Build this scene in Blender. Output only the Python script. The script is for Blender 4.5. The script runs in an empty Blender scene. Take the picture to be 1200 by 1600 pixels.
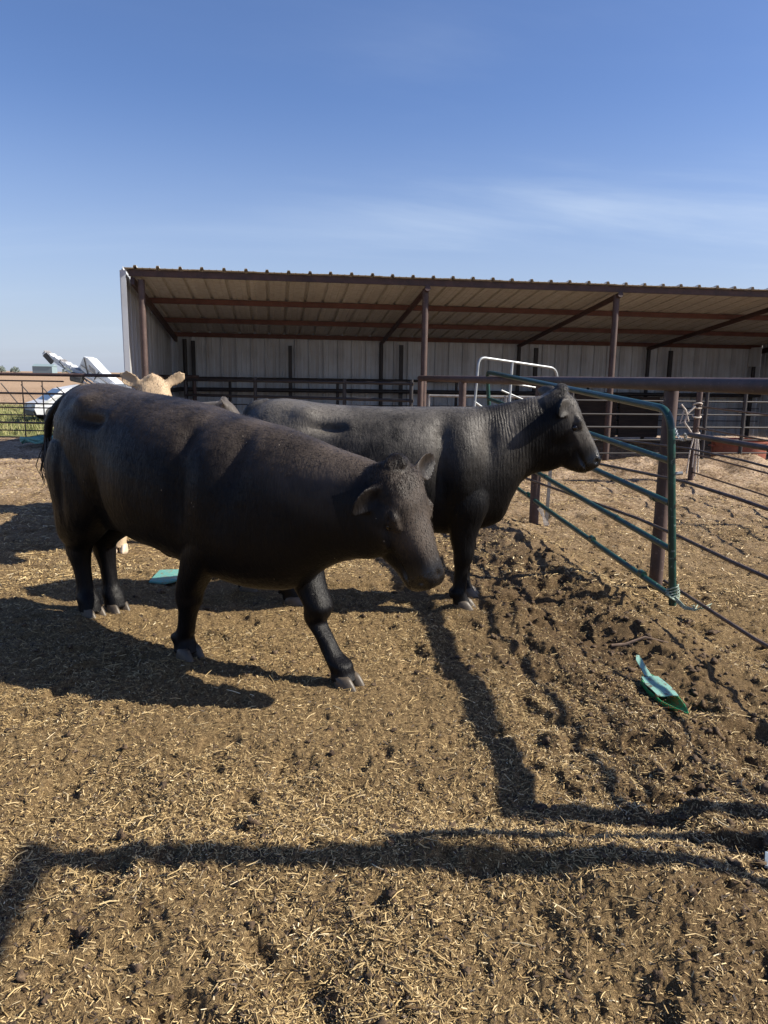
import bpy, math, random
import numpy as np
from mathutils import Vector, Matrix
R = math.radians
random.seed(7)
rng = np.random.default_rng(7)
scene = bpy.context.scene
col = scene.collection

# ------------------------------------------------------------------ camera, world, sun, exposure
cam_d = bpy.data.cameras.new('camera'); cam = bpy.data.objects.new('camera', cam_d); col.objects.link(cam)
scene.camera = cam
cam_d.sensor_fit = 'VERTICAL'; cam_d.sensor_height = 36; cam_d.lens = 36 * 1150 / 1600
cam_d.clip_start = .05; cam_d.clip_end = 9000
cam.matrix_world = Matrix.Translation((0, 0, 1.5)) @ Matrix.Rotation(R(90) - math.atan(212 / 1150), 4, 'X') @ Matrix.Rotation(R(.84), 4, 'Z')

SUN_AZ = 94.0      # degrees from +Y towards +X
SUN_EL = 38.5
sun_vec = Vector((math.sin(R(SUN_AZ)) * math.cos(R(SUN_EL)), math.cos(R(SUN_AZ)) * math.cos(R(SUN_EL)), math.sin(R(SUN_EL))))
sd = bpy.data.lights.new('sun', 'SUN'); sd.energy = 5.0; sd.angle = R(.53); sd.color = (1, .925, .80)
sun = bpy.data.objects.new('sun', sd); col.objects.link(sun)
sun.rotation_euler = sun_vec.to_track_quat('Z', 'Y').to_euler()
sun.location = (12, -2, 20)

w = bpy.data.worlds.new('World'); scene.world = w; w.use_nodes = True
wn, wl = w.node_tree.nodes, w.node_tree.links
wn.clear()
sky = wn.new('ShaderNodeTexSky'); sky.sky_type = 'NISHITA'; sky.sun_disc = False
sky.sun_elevation = R(SUN_EL); sky.sun_rotation = R(SUN_AZ)
sky.air_density = 1.0; sky.dust_density = .8; sky.ozone_density = 2.2; sky.altitude = 300
bg = wn.new('ShaderNodeBackground'); bg.inputs[1].default_value = .072
wo = wn.new('ShaderNodeOutputWorld')
# thin cirrus streaks laid over the sky by direction
tc = wn.new('ShaderNodeTexCoord')
def wmath(op, a, b=None, c=None, clamp=False):
    n = wn.new('ShaderNodeMath'); n.operation = op; n.use_clamp = clamp
    for i, v in enumerate((a, b, c)):
        if v is None: continue
        if isinstance(v, (int, float)): n.inputs[i].default_value = v
        else: wl.new(v, n.inputs[i])
    return n.outputs[0]
sx = wn.new('ShaderNodeSeparateXYZ'); wl.new(tc.outputs['Generated'], sx.inputs[0])
den = wmath('ADD', sx.outputs[2], .12)
u = wmath('DIVIDE', sx.outputs[0], den); v = wmath('DIVIDE', sx.outputs[1], den)
cb = wn.new('ShaderNodeCombineXYZ'); wl.new(u, cb.inputs[0]); wl.new(v, cb.inputs[1])
mp = wn.new('ShaderNodeMapping'); mp.inputs['Rotation'].default_value = (0, 0, R(-35)); mp.inputs['Location'].default_value = (8.3, 4.2, 0); mp.inputs['Scale'].default_value = (.42, 1.25, 1)
wl.new(cb.outputs[0], mp.inputs[0])
n1 = wn.new('ShaderNodeTexNoise'); n1.inputs['Scale'].default_value = .75; n1.inputs['Detail'].default_value = 7; n1.inputs['Roughness'].default_value = .55
n1.inputs['Distortion'].default_value = .5
wl.new(mp.outputs[0], n1.inputs[0])
mr = wn.new('ShaderNodeMapRange'); mr.inputs[1].default_value = .42; mr.inputs[2].default_value = .85; mr.interpolation_type = 'SMOOTHERSTEP'
wl.new(n1.outputs[0], mr.inputs[0])
low = wn.new('ShaderNodeMapRange'); low.inputs[1].default_value = .0; low.inputs[2].default_value = .42
low.inputs[3].default_value = .75; low.inputs[4].default_value = .06
wl.new(sx.outputs[2], low.inputs[0])
# the thin cloud bank lies in the right-hand half of the view
side = wn.new('ShaderNodeMapRange'); side.interpolation_type = 'SMOOTHSTEP'; side.inputs[1].default_value = -.25; side.inputs[2].default_value = .35; side.inputs[3].default_value = .35; side.inputs[4].default_value = 1.9
wl.new(sx.outputs[0], side.inputs[0])
cf = wmath('MULTIPLY', wmath('MULTIPLY', mr.outputs[0], low.outputs[0]), side.outputs[0], clamp=True)
hz = wn.new('ShaderNodeMapRange'); hz.interpolation_type = 'SMOOTHSTEP'; hz.inputs[1].default_value = -.02; hz.inputs[2].default_value = .34
hz.inputs[3].default_value = .72; hz.inputs[4].default_value = 0
wl.new(sx.outputs[2], hz.inputs[0])
mixh = wn.new('ShaderNodeMix'); mixh.data_type = 'RGBA'
gm = wn.new('ShaderNodeHueSaturation'); gm.inputs['Saturation'].default_value = 1.12; gm.inputs['Value'].default_value = 1.0
tint = wn.new('ShaderNodeMix'); tint.data_type = 'RGBA'; tint.blend_type = 'MULTIPLY'; tint.inputs['Factor'].default_value = 1
wl.new(sky.outputs[0], tint.inputs['A']); tint.inputs['B'].default_value = (1.03, .985, 1.13, 1)
wl.new(tint.outputs['Result'], gm.inputs['Color'])
wl.new(hz.outputs[0], mixh.inputs['Factor']); wl.new(gm.outputs[0], mixh.inputs['A']); mixh.inputs['B'].default_value = (3.6, 4.3, 5.6, 1)
mixc = wn.new('ShaderNodeMix'); mixc.data_type = 'RGBA'
wl.new(cf, mixc.inputs['Factor']); wl.new(mixh.outputs['Result'], mixc.inputs['A']); mixc.inputs['B'].default_value = (5.2, 6.1, 7.4, 1)
wl.new(mixc.outputs['Result'], bg.inputs[0]); wl.new(bg.outputs[0], wo.inputs[0])

vs = scene.view_settings
vs.view_transform = 'Standard'; vs.look = 'None'; vs.exposure = .88; vs.gamma = 1; vs.use_curve_mapping = False
scene.render.engine = 'CYCLES'
scene.cycles.max_bounces = 6; scene.cycles.diffuse_bounces = 4; scene.cycles.glossy_bounces = 2
scene.cycles.use_denoising = True

# ------------------------------------------------------------------ helpers
def tag(o, label=None, cat=None, group=None, kind=None):
    if label: o['label'] = label
    if cat: o['category'] = cat
    if group: o['group'] = group
    if kind: o['kind'] = kind
    return o
def empty(name, loc=(0, 0, 0), rz=0, label=None, cat=None, group=None):
    o = bpy.data.objects.new(name, None); col.objects.link(o); o.empty_display_size = .1
    o.location = loc; o.rotation_euler = (0, 0, rz)
    return tag(o, label, cat, group)
def mesh_np(name, V, F, smooth=True):
    """V (n,3) array, F list of equal-size faces array or list"""
    me = bpy.data.meshes.new(name)
    if isinstance(F, np.ndarray):
        k = F.shape[1]; n = F.shape[0]
        me.vertices.add(len(V)); me.vertices.foreach_set('co', np.asarray(V, np.float32).ravel())
        me.loops.add(n * k); me.loops.foreach_set('vertex_index', F.astype(np.int32).ravel())
        me.polygons.add(n); me.polygons.foreach_set('loop_start', np.arange(0, n * k, k, dtype=np.int32))
        try: me.polygons.foreach_set('loop_total', np.full(n, k, np.int32))
        except Exception: pass
        me.update(calc_edges=True)
        me.polygons.foreach_set('use_smooth', np.full(n, smooth))
    else:
        me.from_pydata([tuple(v) for v in V], [], F); me.update()
        me.polygons.foreach_set('use_smooth', np.full(len(me.polygons), smooth))
    return me
def link(name, me, mat, parent=None):
    o = bpy.data.objects.new(name, me); col.objects.link(o)
    if mat and not me.materials: me.materials.append(mat)
    if parent: o.parent = parent
    return o
class MB:
    def __init__(s): s.v = []; s.f = []
    def add(s, V, F):
        b = len(s.v); s.v += [tuple(p) for p in V]; s.f += [tuple(i + b for i in f) for f in F]; return s
    def box(s, c, d, M=None):
        hx, hy, hz_ = d[0] / 2, d[1] / 2, d[2] / 2
        V = [Vector((sx_ * hx, sy_ * hy, sz_ * hz_)) for sx_ in (-1, 1) for sy_ in (-1, 1) for sz_ in (-1, 1)]
        if M is not None: V = [M @ p for p in V]
        V = [p + Vector(c) for p in V]
        return s.add(V, [(0, 1, 3, 2), (4, 6, 7, 5), (0, 4, 5, 1), (2, 3, 7, 6), (0, 2, 6, 4), (1, 5, 7, 3)])
    def bar(s, a, b, wx, wz, up=(0, 0, 1)):
        a, b = Vector(a), Vector(b); t = (b - a).normalized(); u_ = Vector(up)
        l = t.cross(u_).normalized(); u_ = l.cross(t)
        V = [p + l * (i * wx / 2) + u_ * (j * wz / 2) for p in (a, b) for i, j in ((-1, -1), (1, -1), (1, 1), (-1, 1))]
        return s.add(V, [(3, 2, 1, 0), (4, 5, 6, 7), (0, 1, 5, 4), (1, 2, 6, 5), (2, 3, 7, 6), (3, 0, 4, 7)])
    def tube(s, pts, r, n=10, cap=True):
        P = [Vector(p) for p in pts]; rs = r if isinstance(r, (list, tuple)) else [r] * len(P)
        T = [(P[min(i + 1, len(P) - 1)] - P[max(i - 1, 0)]).normalized() for i in range(len(P))]
        ref = Vector((0, 0, 1)) if abs(T[0].z) < .9 else Vector((1, 0, 0))
        a = T[0].cross(ref).normalized(); V = []
        for i, p in enumerate(P):
            a = (a - T[i] * a.dot(T[i])).normalized(); b = T[i].cross(a)
            for k in range(n):
                t = 2 * math.pi * k / n
                V.append(p + (a * math.cos(t) + b * math.sin(t)) * rs[i])
        F = [(i * n + k, i * n + (k + 1) % n, (i + 1) * n + (k + 1) % n, (i + 1) * n + k) for i in range(len(P) - 1) for k in range(n)]
        if cap: F += [tuple(range(n - 1, -1, -1)), tuple((len(P) - 1) * n + k for k in range(n))]
        return s.add(V, F)
    def build(s, name, mat, parent=None, smooth=False, auto=True):
        me = mesh_np(name, s.v, s.f, smooth)
        o = link(name, me, mat, parent)
        if smooth and auto:
            me.set_sharp_from_angle(angle=R(40))
        return o
def pipe(name, pts, r, mat, parent, n=12):
    return MB().tube(pts, r, n).build(name, mat, parent, True)
def bend(a, c, b, rad, k=6):
    """points of an arc rounding the corner c between a and b"""
    a, c, b = Vector(a), Vector(c), Vector(b)
    p, q = c + (a - c).normalized() * rad, c + (b - c).normalized() * rad
    return [((1 - t) ** 2) * p + 2 * t * (1 - t) * c + t * t * q for t in [i / k for i in range(k + 1)]]

# numpy value noise
_perm = np.random.default_rng(3).random((256, 256)).astype(np.float64)
def vnoise(x, y):
    xi = np.floor(x).astype(int); yi = np.floor(y).astype(int); fx = x - xi; fy = y - yi
    fx = fx * fx * fx * (fx * (fx * 6 - 15) + 10); fy = fy * fy * fy * (fy * (fy * 6 - 15) + 10)
    a = _perm[xi & 255, yi & 255]; b = _perm[(xi + 1) & 255, yi & 255]; c = _perm[xi & 255, (yi + 1) & 255]; d = _perm[(xi + 1) & 255, (yi + 1) & 255]
    return (a + (b - a) * fx) * (1 - fy) + (c + (d - c) * fx) * fy
def fbm(x, y, f, o=4, g=.5):
    s = 0; a = 1; t = 0
    for i in range(o):
        s = s + a * vnoise(x * f + 17.3 * i, y * f - 9.1 * i); t += a; a *= g; f *= 2.03
    return s / t * 2 - 1
def sstep(a, b, x):
    t = np.clip((np.asarray(x, float) - a) / (b - a), 0, 1); return t * t * (3 - 2 * t)

FX = lambda y: float(np.interp(y, [0, 2.25, 4.0, 5.46, 13.3], [2.62, 2.40, 2.17, 2.09, .52]))   # x of the main pipe fence at depth y
def gate_x(y): return 1.97 - .119 * (y - 4.81)
hoofs = [(-1.83, 4.41), (-1.66, 4.47), (-1.05, 3.74), (-.19, 3.40), (-.96, 4.97), (-.61, 4.69), (.51, 4.65), (.57, 4.92)]
def ground_h(x, y):
    x = np.asarray(x, float); y = np.asarray(y, float)
    gx = 2.02 - .15 * (y - 4.5)
    side = sstep(-.12, .30, x - gx)                       # 1 in the right-hand pen
    rough = .25 + 1.05 * np.exp(-((x - gx + .7) / .75) ** 2) + .35 * sstep(2.4, 1.6, y)
    near = sstep(22, 12, y)
    h = .034 * fbm(x, y, .9, 3) * near + .035 * fbm(x + 2, y, 2.1, 2) * sstep(2.9, 2.3, y) + .05 * fbm(x + 4, y * 1.5, 1.3, 2) * sstep(2.9, 2.3, y) + .034 * fbm(x + 5, y, 2.6, 3) * (.3 + .7 * rough) * near
    # scraped furrows along the gate line
    h += .022 * (fbm((x - gx) * 5.0, y * .9 + 3, 1.0, 3)) * np.exp(-((x - gx + .75) / .7) ** 2) * sstep(9, 6, y)
    lump = fbm(x, y, 8.0, 4, .55)
    h += .024 * np.maximum(lump, 0) * (.25 + .75 * rough) * sstep(11, 6, y) + .006 * lump * sstep(14, 7, y)
    # hoof prints and pits
    pit = fbm(x + 31, y + 7, 6.0, 2); h -= .040 * sstep(.24, .55, pit) * (.45 + .55 * rough); pit2 = fbm(x - 11, y + 3, 15.0, 2); h -= .016 * sstep(.30, .6, pit2) * (.5 + .5 * rough) * sstep(13, 8, y)
    fine = fbm(x, y, 42.0, 3, .6); h += .0095 * fine * sstep(8, 4, y)
    h += .0030 * fbm(x, y, 110.0, 2, .6) * sstep(4.5, 2.2, y)
    # bank on the near side of the gate and fence
    h += .075 * np.exp(-((x - gx + .42) / .26) ** 2) * sstep(3.3, 4.2, y) * sstep(10, 8, y) * (1 + .6 * fbm(x, y, 2.2, 2))
    h -= .055 * np.exp(-((x - gx + .05) / .16) ** 2) * sstep(3.2, 4.0, y) * sstep(10, 7, y)
    h += .07 * np.exp(-(((x - .25) / .5) ** 2 + ((y - 2.08) / .12) ** 2)) + .05 * np.exp(-(((x - .75) / .35) ** 2 + ((y - 1.9) / .16) ** 2))
    h -= .07 * side * sstep(3, 4.5, y); h += .05 * fbm(x + 9, y * 1.3, 1.7, 5, .62) * side * sstep(4, 6, y)
    # dry dirt mounded up in the far pen
    h += .30 * np.exp(-(((x - 5.6) / 2.6) ** 2 + ((y - 12.3) / .8) ** 2)) * (1 + .4 * fbm(x, y, 1.5, 3))
    h += .10 * np.exp(-(((x - 1.9) / 1.2) ** 2 + ((y - 9.0) / .9) ** 2))
    h += .12 * np.exp(-(((x + 6.2) / 1.6) ** 2 + ((y - 14.2) / 1.2) ** 2)) * near
    for hx, hy in hoofs:
        wgt = np.exp(-(((x - hx) / .16) ** 2 + ((y - hy) / .16) ** 2))
        h = h * (1 - wgt) + (.022 + .012 * fbm(x, y, 14.0, 2)) * wgt
    return h
def gh(x, y): return float(ground_h(np.array([x]), np.array([y]))[0])

# ------------------------------------------------------------------ material helpers
class Mat:
    def __init__(s, name):
        s.m = bpy.data.materials.new(name); s.m.use_nodes = True
        s.n = s.m.node_tree.nodes; s.l = s.m.node_tree.links
        s.b = s.n['Principled BSDF']; s.tc = s.n.new('ShaderNodeTexCoord')
    def set(s, **k):
        for a, v in k.items():
            i = s.b.inputs[a.replace('_', ' ')]
            if hasattr(v, 'links'): s.l.new(v, i)
            else: i.default_value = v
        return s
    def noise(s, scale, detail=4, rough=.5, vec=None, stretch=None, dist=0, coord='Object'):
        n = s.n.new('ShaderNodeTexNoise'); n.inputs['Scale'].default_value = scale; n.inputs['Detail'].default_value = detail
        n.inputs['Roughness'].default_value = rough; n.inputs['Distortion'].default_value = dist
        src = vec or s.tc.outputs[coord]
        if stretch:
            m = s.n.new('ShaderNodeMapping'); m.inputs['Scale'].default_value = stretch; s.l.new(src, m.inputs[0]); src = m.outputs[0]
        s.l.new(src, n.inputs['Vector']); return n.outputs['Fac']
    def ramp(s, fac, stops):
        r = s.n.new('ShaderNodeValToRGB'); e = r.color_ramp.elements
        while len(e) < len(stops): e.new(.5)
        for i, (p, c) in enumerate(stops):
            e[i].position = p; e[i].color = (*c, 1) if not isinstance(c, (int, float)) else (c, c, c, 1)
        s.l.new(fac, r.inputs[0]); return r.outputs[0]
    def mix(s, f, a, b, mode='MIX'):
        n = s.n.new('ShaderNodeMix'); n.data_type = 'RGBA'; n.blend_type = mode
        for k, v_ in (('Factor', f), ('A', a), ('B', b)):
            if hasattr(v_, 'links'): s.l.new(v_, n.inputs[k])
            else: n.inputs[k].default_value = v_ if not isinstance(v_, tuple) or len(v_) == 4 else (*v_, 1)
        return n.outputs['Result']
    def math(s, op, a, b=None, clamp=False):
        n = s.n.new('ShaderNodeMath'); n.operation = op; n.use_clamp = clamp
        for i, v_ in enumerate((a, b)):
            if v_ is None: continue
            if hasattr(v_, 'links'): s.l.new(v_, n.inputs[i])
            else: n.inputs[i].default_value = v_
        return n.outputs[0]
    def attr(s, name):
        n = s.n.new('ShaderNodeAttribute'); n.attribute_name = name; return n
    def bump(s, h, strength=.3, dist=.01, normal=None):
        n = s.n.new('ShaderNodeBump'); n.inputs['Strength'].default_value = strength; n.inputs['Distance'].default_value = dist
        s.l.new(h, n.inputs['Height'])
        if normal: s.l.new(normal, n.inputs['Normal'])
        s.l.new(n.outputs[0], s.b.inputs['Normal']); return n.outputs[0]

def paint(name, c1, c2, rough=.45, metal=0, wear=None, scale=9, bump=.08, spec=.5):
    m = Mat(name); f = m.noise(scale, 6, .6)
    c = m.ramp(f, [(.35, c1), (.65, c2)])
    if wear:
        w_ = m.ramp(m.noise(scale * 5, 5, .7), [(.60, 0.), (.68, 1.)])
        c = m.mix(w_, c, wear)
    m.set(Base_Color=c, Roughness=rough, Metallic=metal)
    m.b.inputs['Specular IOR Level'].default_value = spec
    m.bump(m.noise(scale * 9, 4, .6), bump, .004); return m.m
M = {}
M['rust'] = paint('rusty_brown_pipe', (.050, .030, .026), (.085, .052, .044), .62, 0, (.17, .13, .11), 6, .15)
M['rust_dark'] = paint('dark_brown_steel', (.040, .022, .020), (.075, .040, .033), .6, 0, (.13, .07, .05), 6, .12)
M['rust_red'] = paint('red_oxide_purlin', (.085, .030, .024), (.13, .050, .038), .6, 0, (.05, .03, .025), 5, .1)
M['black_steel'] = paint('black_weathered_steel', (.018, .016, .018), (.035, .030, .030), .55, 0, None, 7, .1)
M['green'] = paint('dark_green_gate_paint', (.006, .036, .029), (.011, .055, .044), .32, 0, (.16, .22, .20), 7, .06)
M['galv'] = paint('galvanised_tube', (.26, .28, .29), (.40, .42, .43), .42, .4, (.22, .20, .18), 8, .05)
M['galv_dull'] = paint('dull_galvanised_rod', (.20, .19, .18), (.34, .33, .32), .5, .4, (.16, .10, .07), 8, .05)
M['rod'] = paint('rusty_sucker_rod', (.06, .042, .036), (.11, .08, .065), .5, .2, (.20, .15, .12), 9, .1)
M['white'] = paint('white_machine_paint', (.50, .52, .54), (.64, .66, .68), .45, 0, (.40, .36, .32), 3, .05)
M['darkmetal'] = paint('dark_machine_metal', (.03, .03, .03), (.07, .065, .06), .6)

def panel_mat(name, base, dirt, streak=.5, shine=.45, metal=.0):
    m = Mat(name)
    st = m.noise(1.0, 5, .6, stretch=(9, 9, .35))
    bl = m.noise(1.3, 5, .6)
    low = m.n.new('ShaderNodeSeparateXYZ'); m.l.new(m.tc.outputs['Object'], low.inputs[0])
    f = m.ramp(st, [(.42, 0.), (.72, streak)])
    c = m.mix(f, base, dirt)
    g_ = m.ramp(bl, [(.5, 0.), (.8, .5)])
    c = m.mix(g_, c, tuple(x * .8 for x in dirt))
    oi = m.n.new('ShaderNodeObjectInfo')
    v_ = m.math('MULTIPLY_ADD', oi.outputs['Random'], .22)
    v_.node.inputs[2].default_value = .86
    hs = m.n.new('ShaderNodeHueSaturation'); m.l.new(v_, hs.inputs['Value']); m.l.new(c, hs.inputs['Color'])
    m.set(Base_Color=hs.outputs[0], Roughness=shine, Metallic=metal)
    m.bump(m.noise(14, 3, .5), .05, .004); return m.m
M['wall'] = panel_mat('white_wall_panel', (.54, .57, .60), (.26, .22, .19), .6)
M['roofp'] = panel_mat('galvalume_roof_panel', (.54, .53, .50), (.34, .29, .235), .6, .5, .0)
M['flash'] = panel_mat('white_corner_flashing', (.55, .58, .62), (.36, .35, .33), .3)

# ------------------------------------------------------------------ ground (one sheet to the horizon)
def build_ground():
    th = np.concatenate([np.linspace(-180, -38, 60)[:-1], np.linspace(-38, 38, 740), np.linspace(38, 180, 60)[1:-1]])
    r = [.35]
    while r[-1] < 19: r.append(r[-1] * (1.0043 if r[-1] > 1.35 else 1.03))
    while r[-1] < 6000: r.append(r[-1] * 1.12)
    r = np.array(r); T, Rr = np.meshgrid(np.radians(th), r)
    X = Rr * np.sin(T); Y = Rr * np.cos(T); Z = ground_h(X, Y)
    Z = np.where(Rr > 60, Z * 0, Z)
    nr, nt = X.shape
    V = np.stack([X, Y, Z], -1).reshape(-1, 3)
    i = np.arange(nr - 1)[:, None] * nt; j = np.arange(nt)[None, :]; j2 = (j + 1) % nt
    F = np.stack([i + j, i + j2, i + nt + j2, i + nt + j], -1).reshape(-1, 4)[:, ::-1]
    me = mesh_np('ground', V, F)
    m = Mat('bedding_dirt')
    P = m.tc.outputs['Object']
    big = m.noise(.8, 5, .55); mid = m.noise(7, 6, .6); fine = m.noise(60, 6, .7); vf = m.noise(300, 3, .7)
    # straw fragments printed as short stretched flecks in two directions
    s1 = m.noise(1.0, 2, .5, stretch=(420, 90, 200)); s2 = m.noise(1.0, 2, .5, stretch=(90, 420, 200))
    fl = m.math('MAXIMUM', m.ramp(s1, [(.60, 0.), (.70, 1.)]), m.ramp(s2, [(.61, 0.), (.70, 1.)]))
    dirt = m.ramp(m.mix(.55, fine, vf), [(.34, (.018, .011, .006)), (.50, (.165, .110, .055)), (.66, (.46, .33, .165))])
    straw = m.ramp(mid, [(.3, (.30, .20, .088)), (.7, (.46, .33, .155))])
    cover = m.math('MULTIPLY', fl, m.ramp(big, [(.34, .35), (.60, 1.)]))
    c = m.mix(cover, dirt, straw)
    geo = m.n.new('ShaderNodeNewGeometry'); sp = m.n.new('ShaderNodeSeparateXYZ'); m.l.new(geo.outputs['Position'], sp.inputs[0])
    # broad tone: paler dry bedding on the left, darker manure by the gate, greyer pen on the right
    gx = m.math('ADD', sp.outputs[0], m.math('MULTIPLY', sp.outputs[1], .15))
    gxn = m.math('ADD', gx, m.math('MULTIPLY', m.noise(1.5, 4), 1.1))
    dk = m.ramp(m.math('MULTIPLY', gxn, .25), [(.36, 0.), (.53, 1.), (.66, .8), (.76, .1)])
    c = m.mix(m.math('MULTIPLY', dk, .62), c, (.060, .036, .021), 'MIX')
    # far part averages out: dry dirt tone
    fd = m.n.new('ShaderNodeMapRange'); fd.inputs[1].default_value = 5; fd.inputs[2].default_value = 13; m.l.new(sp.outputs[1], fd.inputs[0])
    fardirt = m.ramp(m.mix(.6, m.noise(2.2, 6, .65), m.noise(26, 6, .75)), [(.42, (.10, .062, .042)), (.50, (.34, .24, .16)), (.57, (.58, .45, .33))])
    c = m.mix(m.math('MULTIPLY', fd.outputs[0], .85), c, fardirt)
    # grass verge then stubble beyond the left fence
    gr = m.ramp(m.mix(.5, m.noise(1.2, 6, .7), m.noise(.25, 3)), [(.38, (.10, .11, .035)), (.55, (.20, .20, .075)), (.7, (.28, .25, .12))])
    stb = m.ramp(m.mix(.5, m.noise(.5, 8, .7, stretch=(.3, 2, 1)), m.noise(.03, 5)), [(.35, (.27, .18, .11)), (.65, (.38, .27, .18))])
    yn = m.math('ADD', sp.outputs[1], m.math('MULTIPLY', m.noise(.8, 3), 1.2))
    e1 = m.math('GREATER_THAN', yn, 17.3); e2m = m.n.new('ShaderNodeMapRange'); e2m.inputs[1].default_value = 30; e2m.inputs[2].default_value = 36
    m.l.new(yn, e2m.inputs[0])
    ys = m.math('ADD', sp.outputs[1], m.math('MULTIPLY', sp.outputs[0], 0.0))
    left = m.math('LESS_THAN', sp.outputs[0], -4.9)
    far2 = m.math('GREATER_THAN', sp.outputs[1], 24)
    msk = m.math('MULTIPLY', e1, m.math('MAXIMUM', left, far2))
    c = m.mix(msk, c, m.mix(e2m.outputs[0], gr, stb))
    m.set(Base_Color=c, Roughness=.95); m.b.inputs['Specular IOR Level'].default_value = .15
    hgt = m.math('ADD', m.math('MULTIPLY', fine, .6), m.math('ADD', m.math('MULTIPLY', fl, .35), m.math('MULTIPLY', vf, .25)))
    m.bump(hgt, 1.0, .020)
    o = link('ground', me, m.m); tag(o, kind='structure'); o['label'] = 'corral ground of trodden straw bedding and manure'
    return o
build_ground()

def rand_basis(n, tilt):
    yaw = rng.uniform(0, 2 * np.pi, n); pt = rng.normal(0, tilt, n)
    d = np.stack([np.cos(yaw) * np.cos(pt), np.sin(yaw) * np.cos(pt), np.sin(pt)], -1)
    sd_ = np.stack([-np.sin(yaw), np.cos(yaw), rng.normal(0, .5, n)], -1); sd_ /= np.linalg.norm(sd_, axis=1)[:, None]
    return d, sd_
def scatter_xy(n, r0, r1, p, a0=-37, a1=37):
    q = rng.random(n); r = (r0 ** p + q * (r1 ** p - r0 ** p)) ** (1 / p)
    a = np.radians(rng.uniform(a0, a1, n)); return r * np.sin(a), r * np.cos(a)
def build_straw(name, n, r0, r1, p, L, W, tilt, lift, label, cutoff=None, a0=-37, a1=37, stops=None, bendy=.2, flat=False):
    x, y = scatter_xy(n, r0, r1, p, a0, a1)
    gx = 2.02 - .15 * (y - 4.5)
    dens = .38 + .62 * sstep(-.30, .12, fbm(x, y, 1.3, 4)) - .35 * np.exp(-((x - gx + .55) / .5) ** 2)
    keep = rng.random(n) < dens
    if cutoff is not None: keep &= cutoff(x, y)
    x, y = x[keep], y[keep]; n = len(x)
    z = ground_h(x, y) + rng.random(n) * lift + .001
    d, s = rand_basis(n, tilt)
    ln = rng.uniform(L[0], L[1], n) * (.6 + .8 * rng.random(n) ** 2); wd = rng.uniform(W[0], W[1], n)
    C = np.stack([x, y, z], -1)
    up = np.cross(d, s); up *= np.sign(up[:, 2:3]) + (up[:, 2:3] == 0)
    bb = rng.normal(0, bendy, n)[:, None] * ln[:, None] * s
    A = C - d * ln[:, None] / 2; B = C + d * ln[:, None] / 2; Mi = C + bb * .5 + up * (wd * .3)[:, None]
    hw = s * wd[:, None] / 2
    # ridge-folded blades: six points, four faces
    rid = up * (wd * .45)[:, None]
    if flat:
        V = np.stack([A - hw, A + hw, B + hw * .7, B - hw * .7], 1).reshape(-1, 3); F = np.arange(n * 4).reshape(-1, 4)
    else: V = np.stack([A - hw, A + rid, A + hw, Mi - hw, Mi + rid, Mi + hw, B - hw * .7, B + rid * .7, B + hw * .7], 1).reshape(-1, 3)
    if not flat:
        b = np.arange(n)[:, None] * 9
        q = np.array([[0, 1, 4, 3], [1, 2, 5, 4], [3, 4, 7, 6], [4, 5, 8, 7]])
        F = (b[:, :, None] + q[None]).reshape(-1, 4)
    me = mesh_np(name, V, F, False)
    at = me.attributes.new('tone', 'FLOAT', 'FACE'); at.data.foreach_set('value', np.repeat(rng.random(n), 1 if flat else 4).astype(np.float32))
    m = Mat(name + '_straw')
    a_ = m.attr('tone').outputs['Fac']
    c = m.ramp(a_, stops or [(0, (.09, .055, .024)), (.22, (.26, .175, .075)), (.7, (.50, .36, .165)), (.95, (.60, .46, .24)), (1, (.74, .63, .42))])
    m.set(Base_Color=c, Roughness=.6); m.b.inputs['Specular IOR Level'].default_value = .3
    o = link(name, me, m.m); tag(o, label, None, None, 'stuff'); o['category'] = 'straw'
    return o
not_pen = lambda x, y: (rng.random(len(x)) < np.where(x > 2.1 - .15 * (y - 4.5), .55, 1.))
build_straw('straw_chaff', 290000, 1.35, 8.5, .75, (.007, .022), (.0013, .0032), .36, .008, 'fine chopped straw and chaff trodden over the corral floor', not_pen, flat=True)
build_straw('loose_straw', 15000, 1.35, 14, .75, (.028, .075), (.0022, .0042), .22, .012, 'longer loose straw stalks lying on the bedding', not_pen)
build_straw('dark_litter', 70000, 1.35, 9, .8, (.008, .022), (.003, .007), .35, .006, 'dark crumbs of manure and rotted stalk in the bedding', None, flat=True,
            stops=[(0, (.020, .012, .008)), (.5, (.05, .032, .02)), (1, (.10, .065, .04))], bendy=.3)

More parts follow.
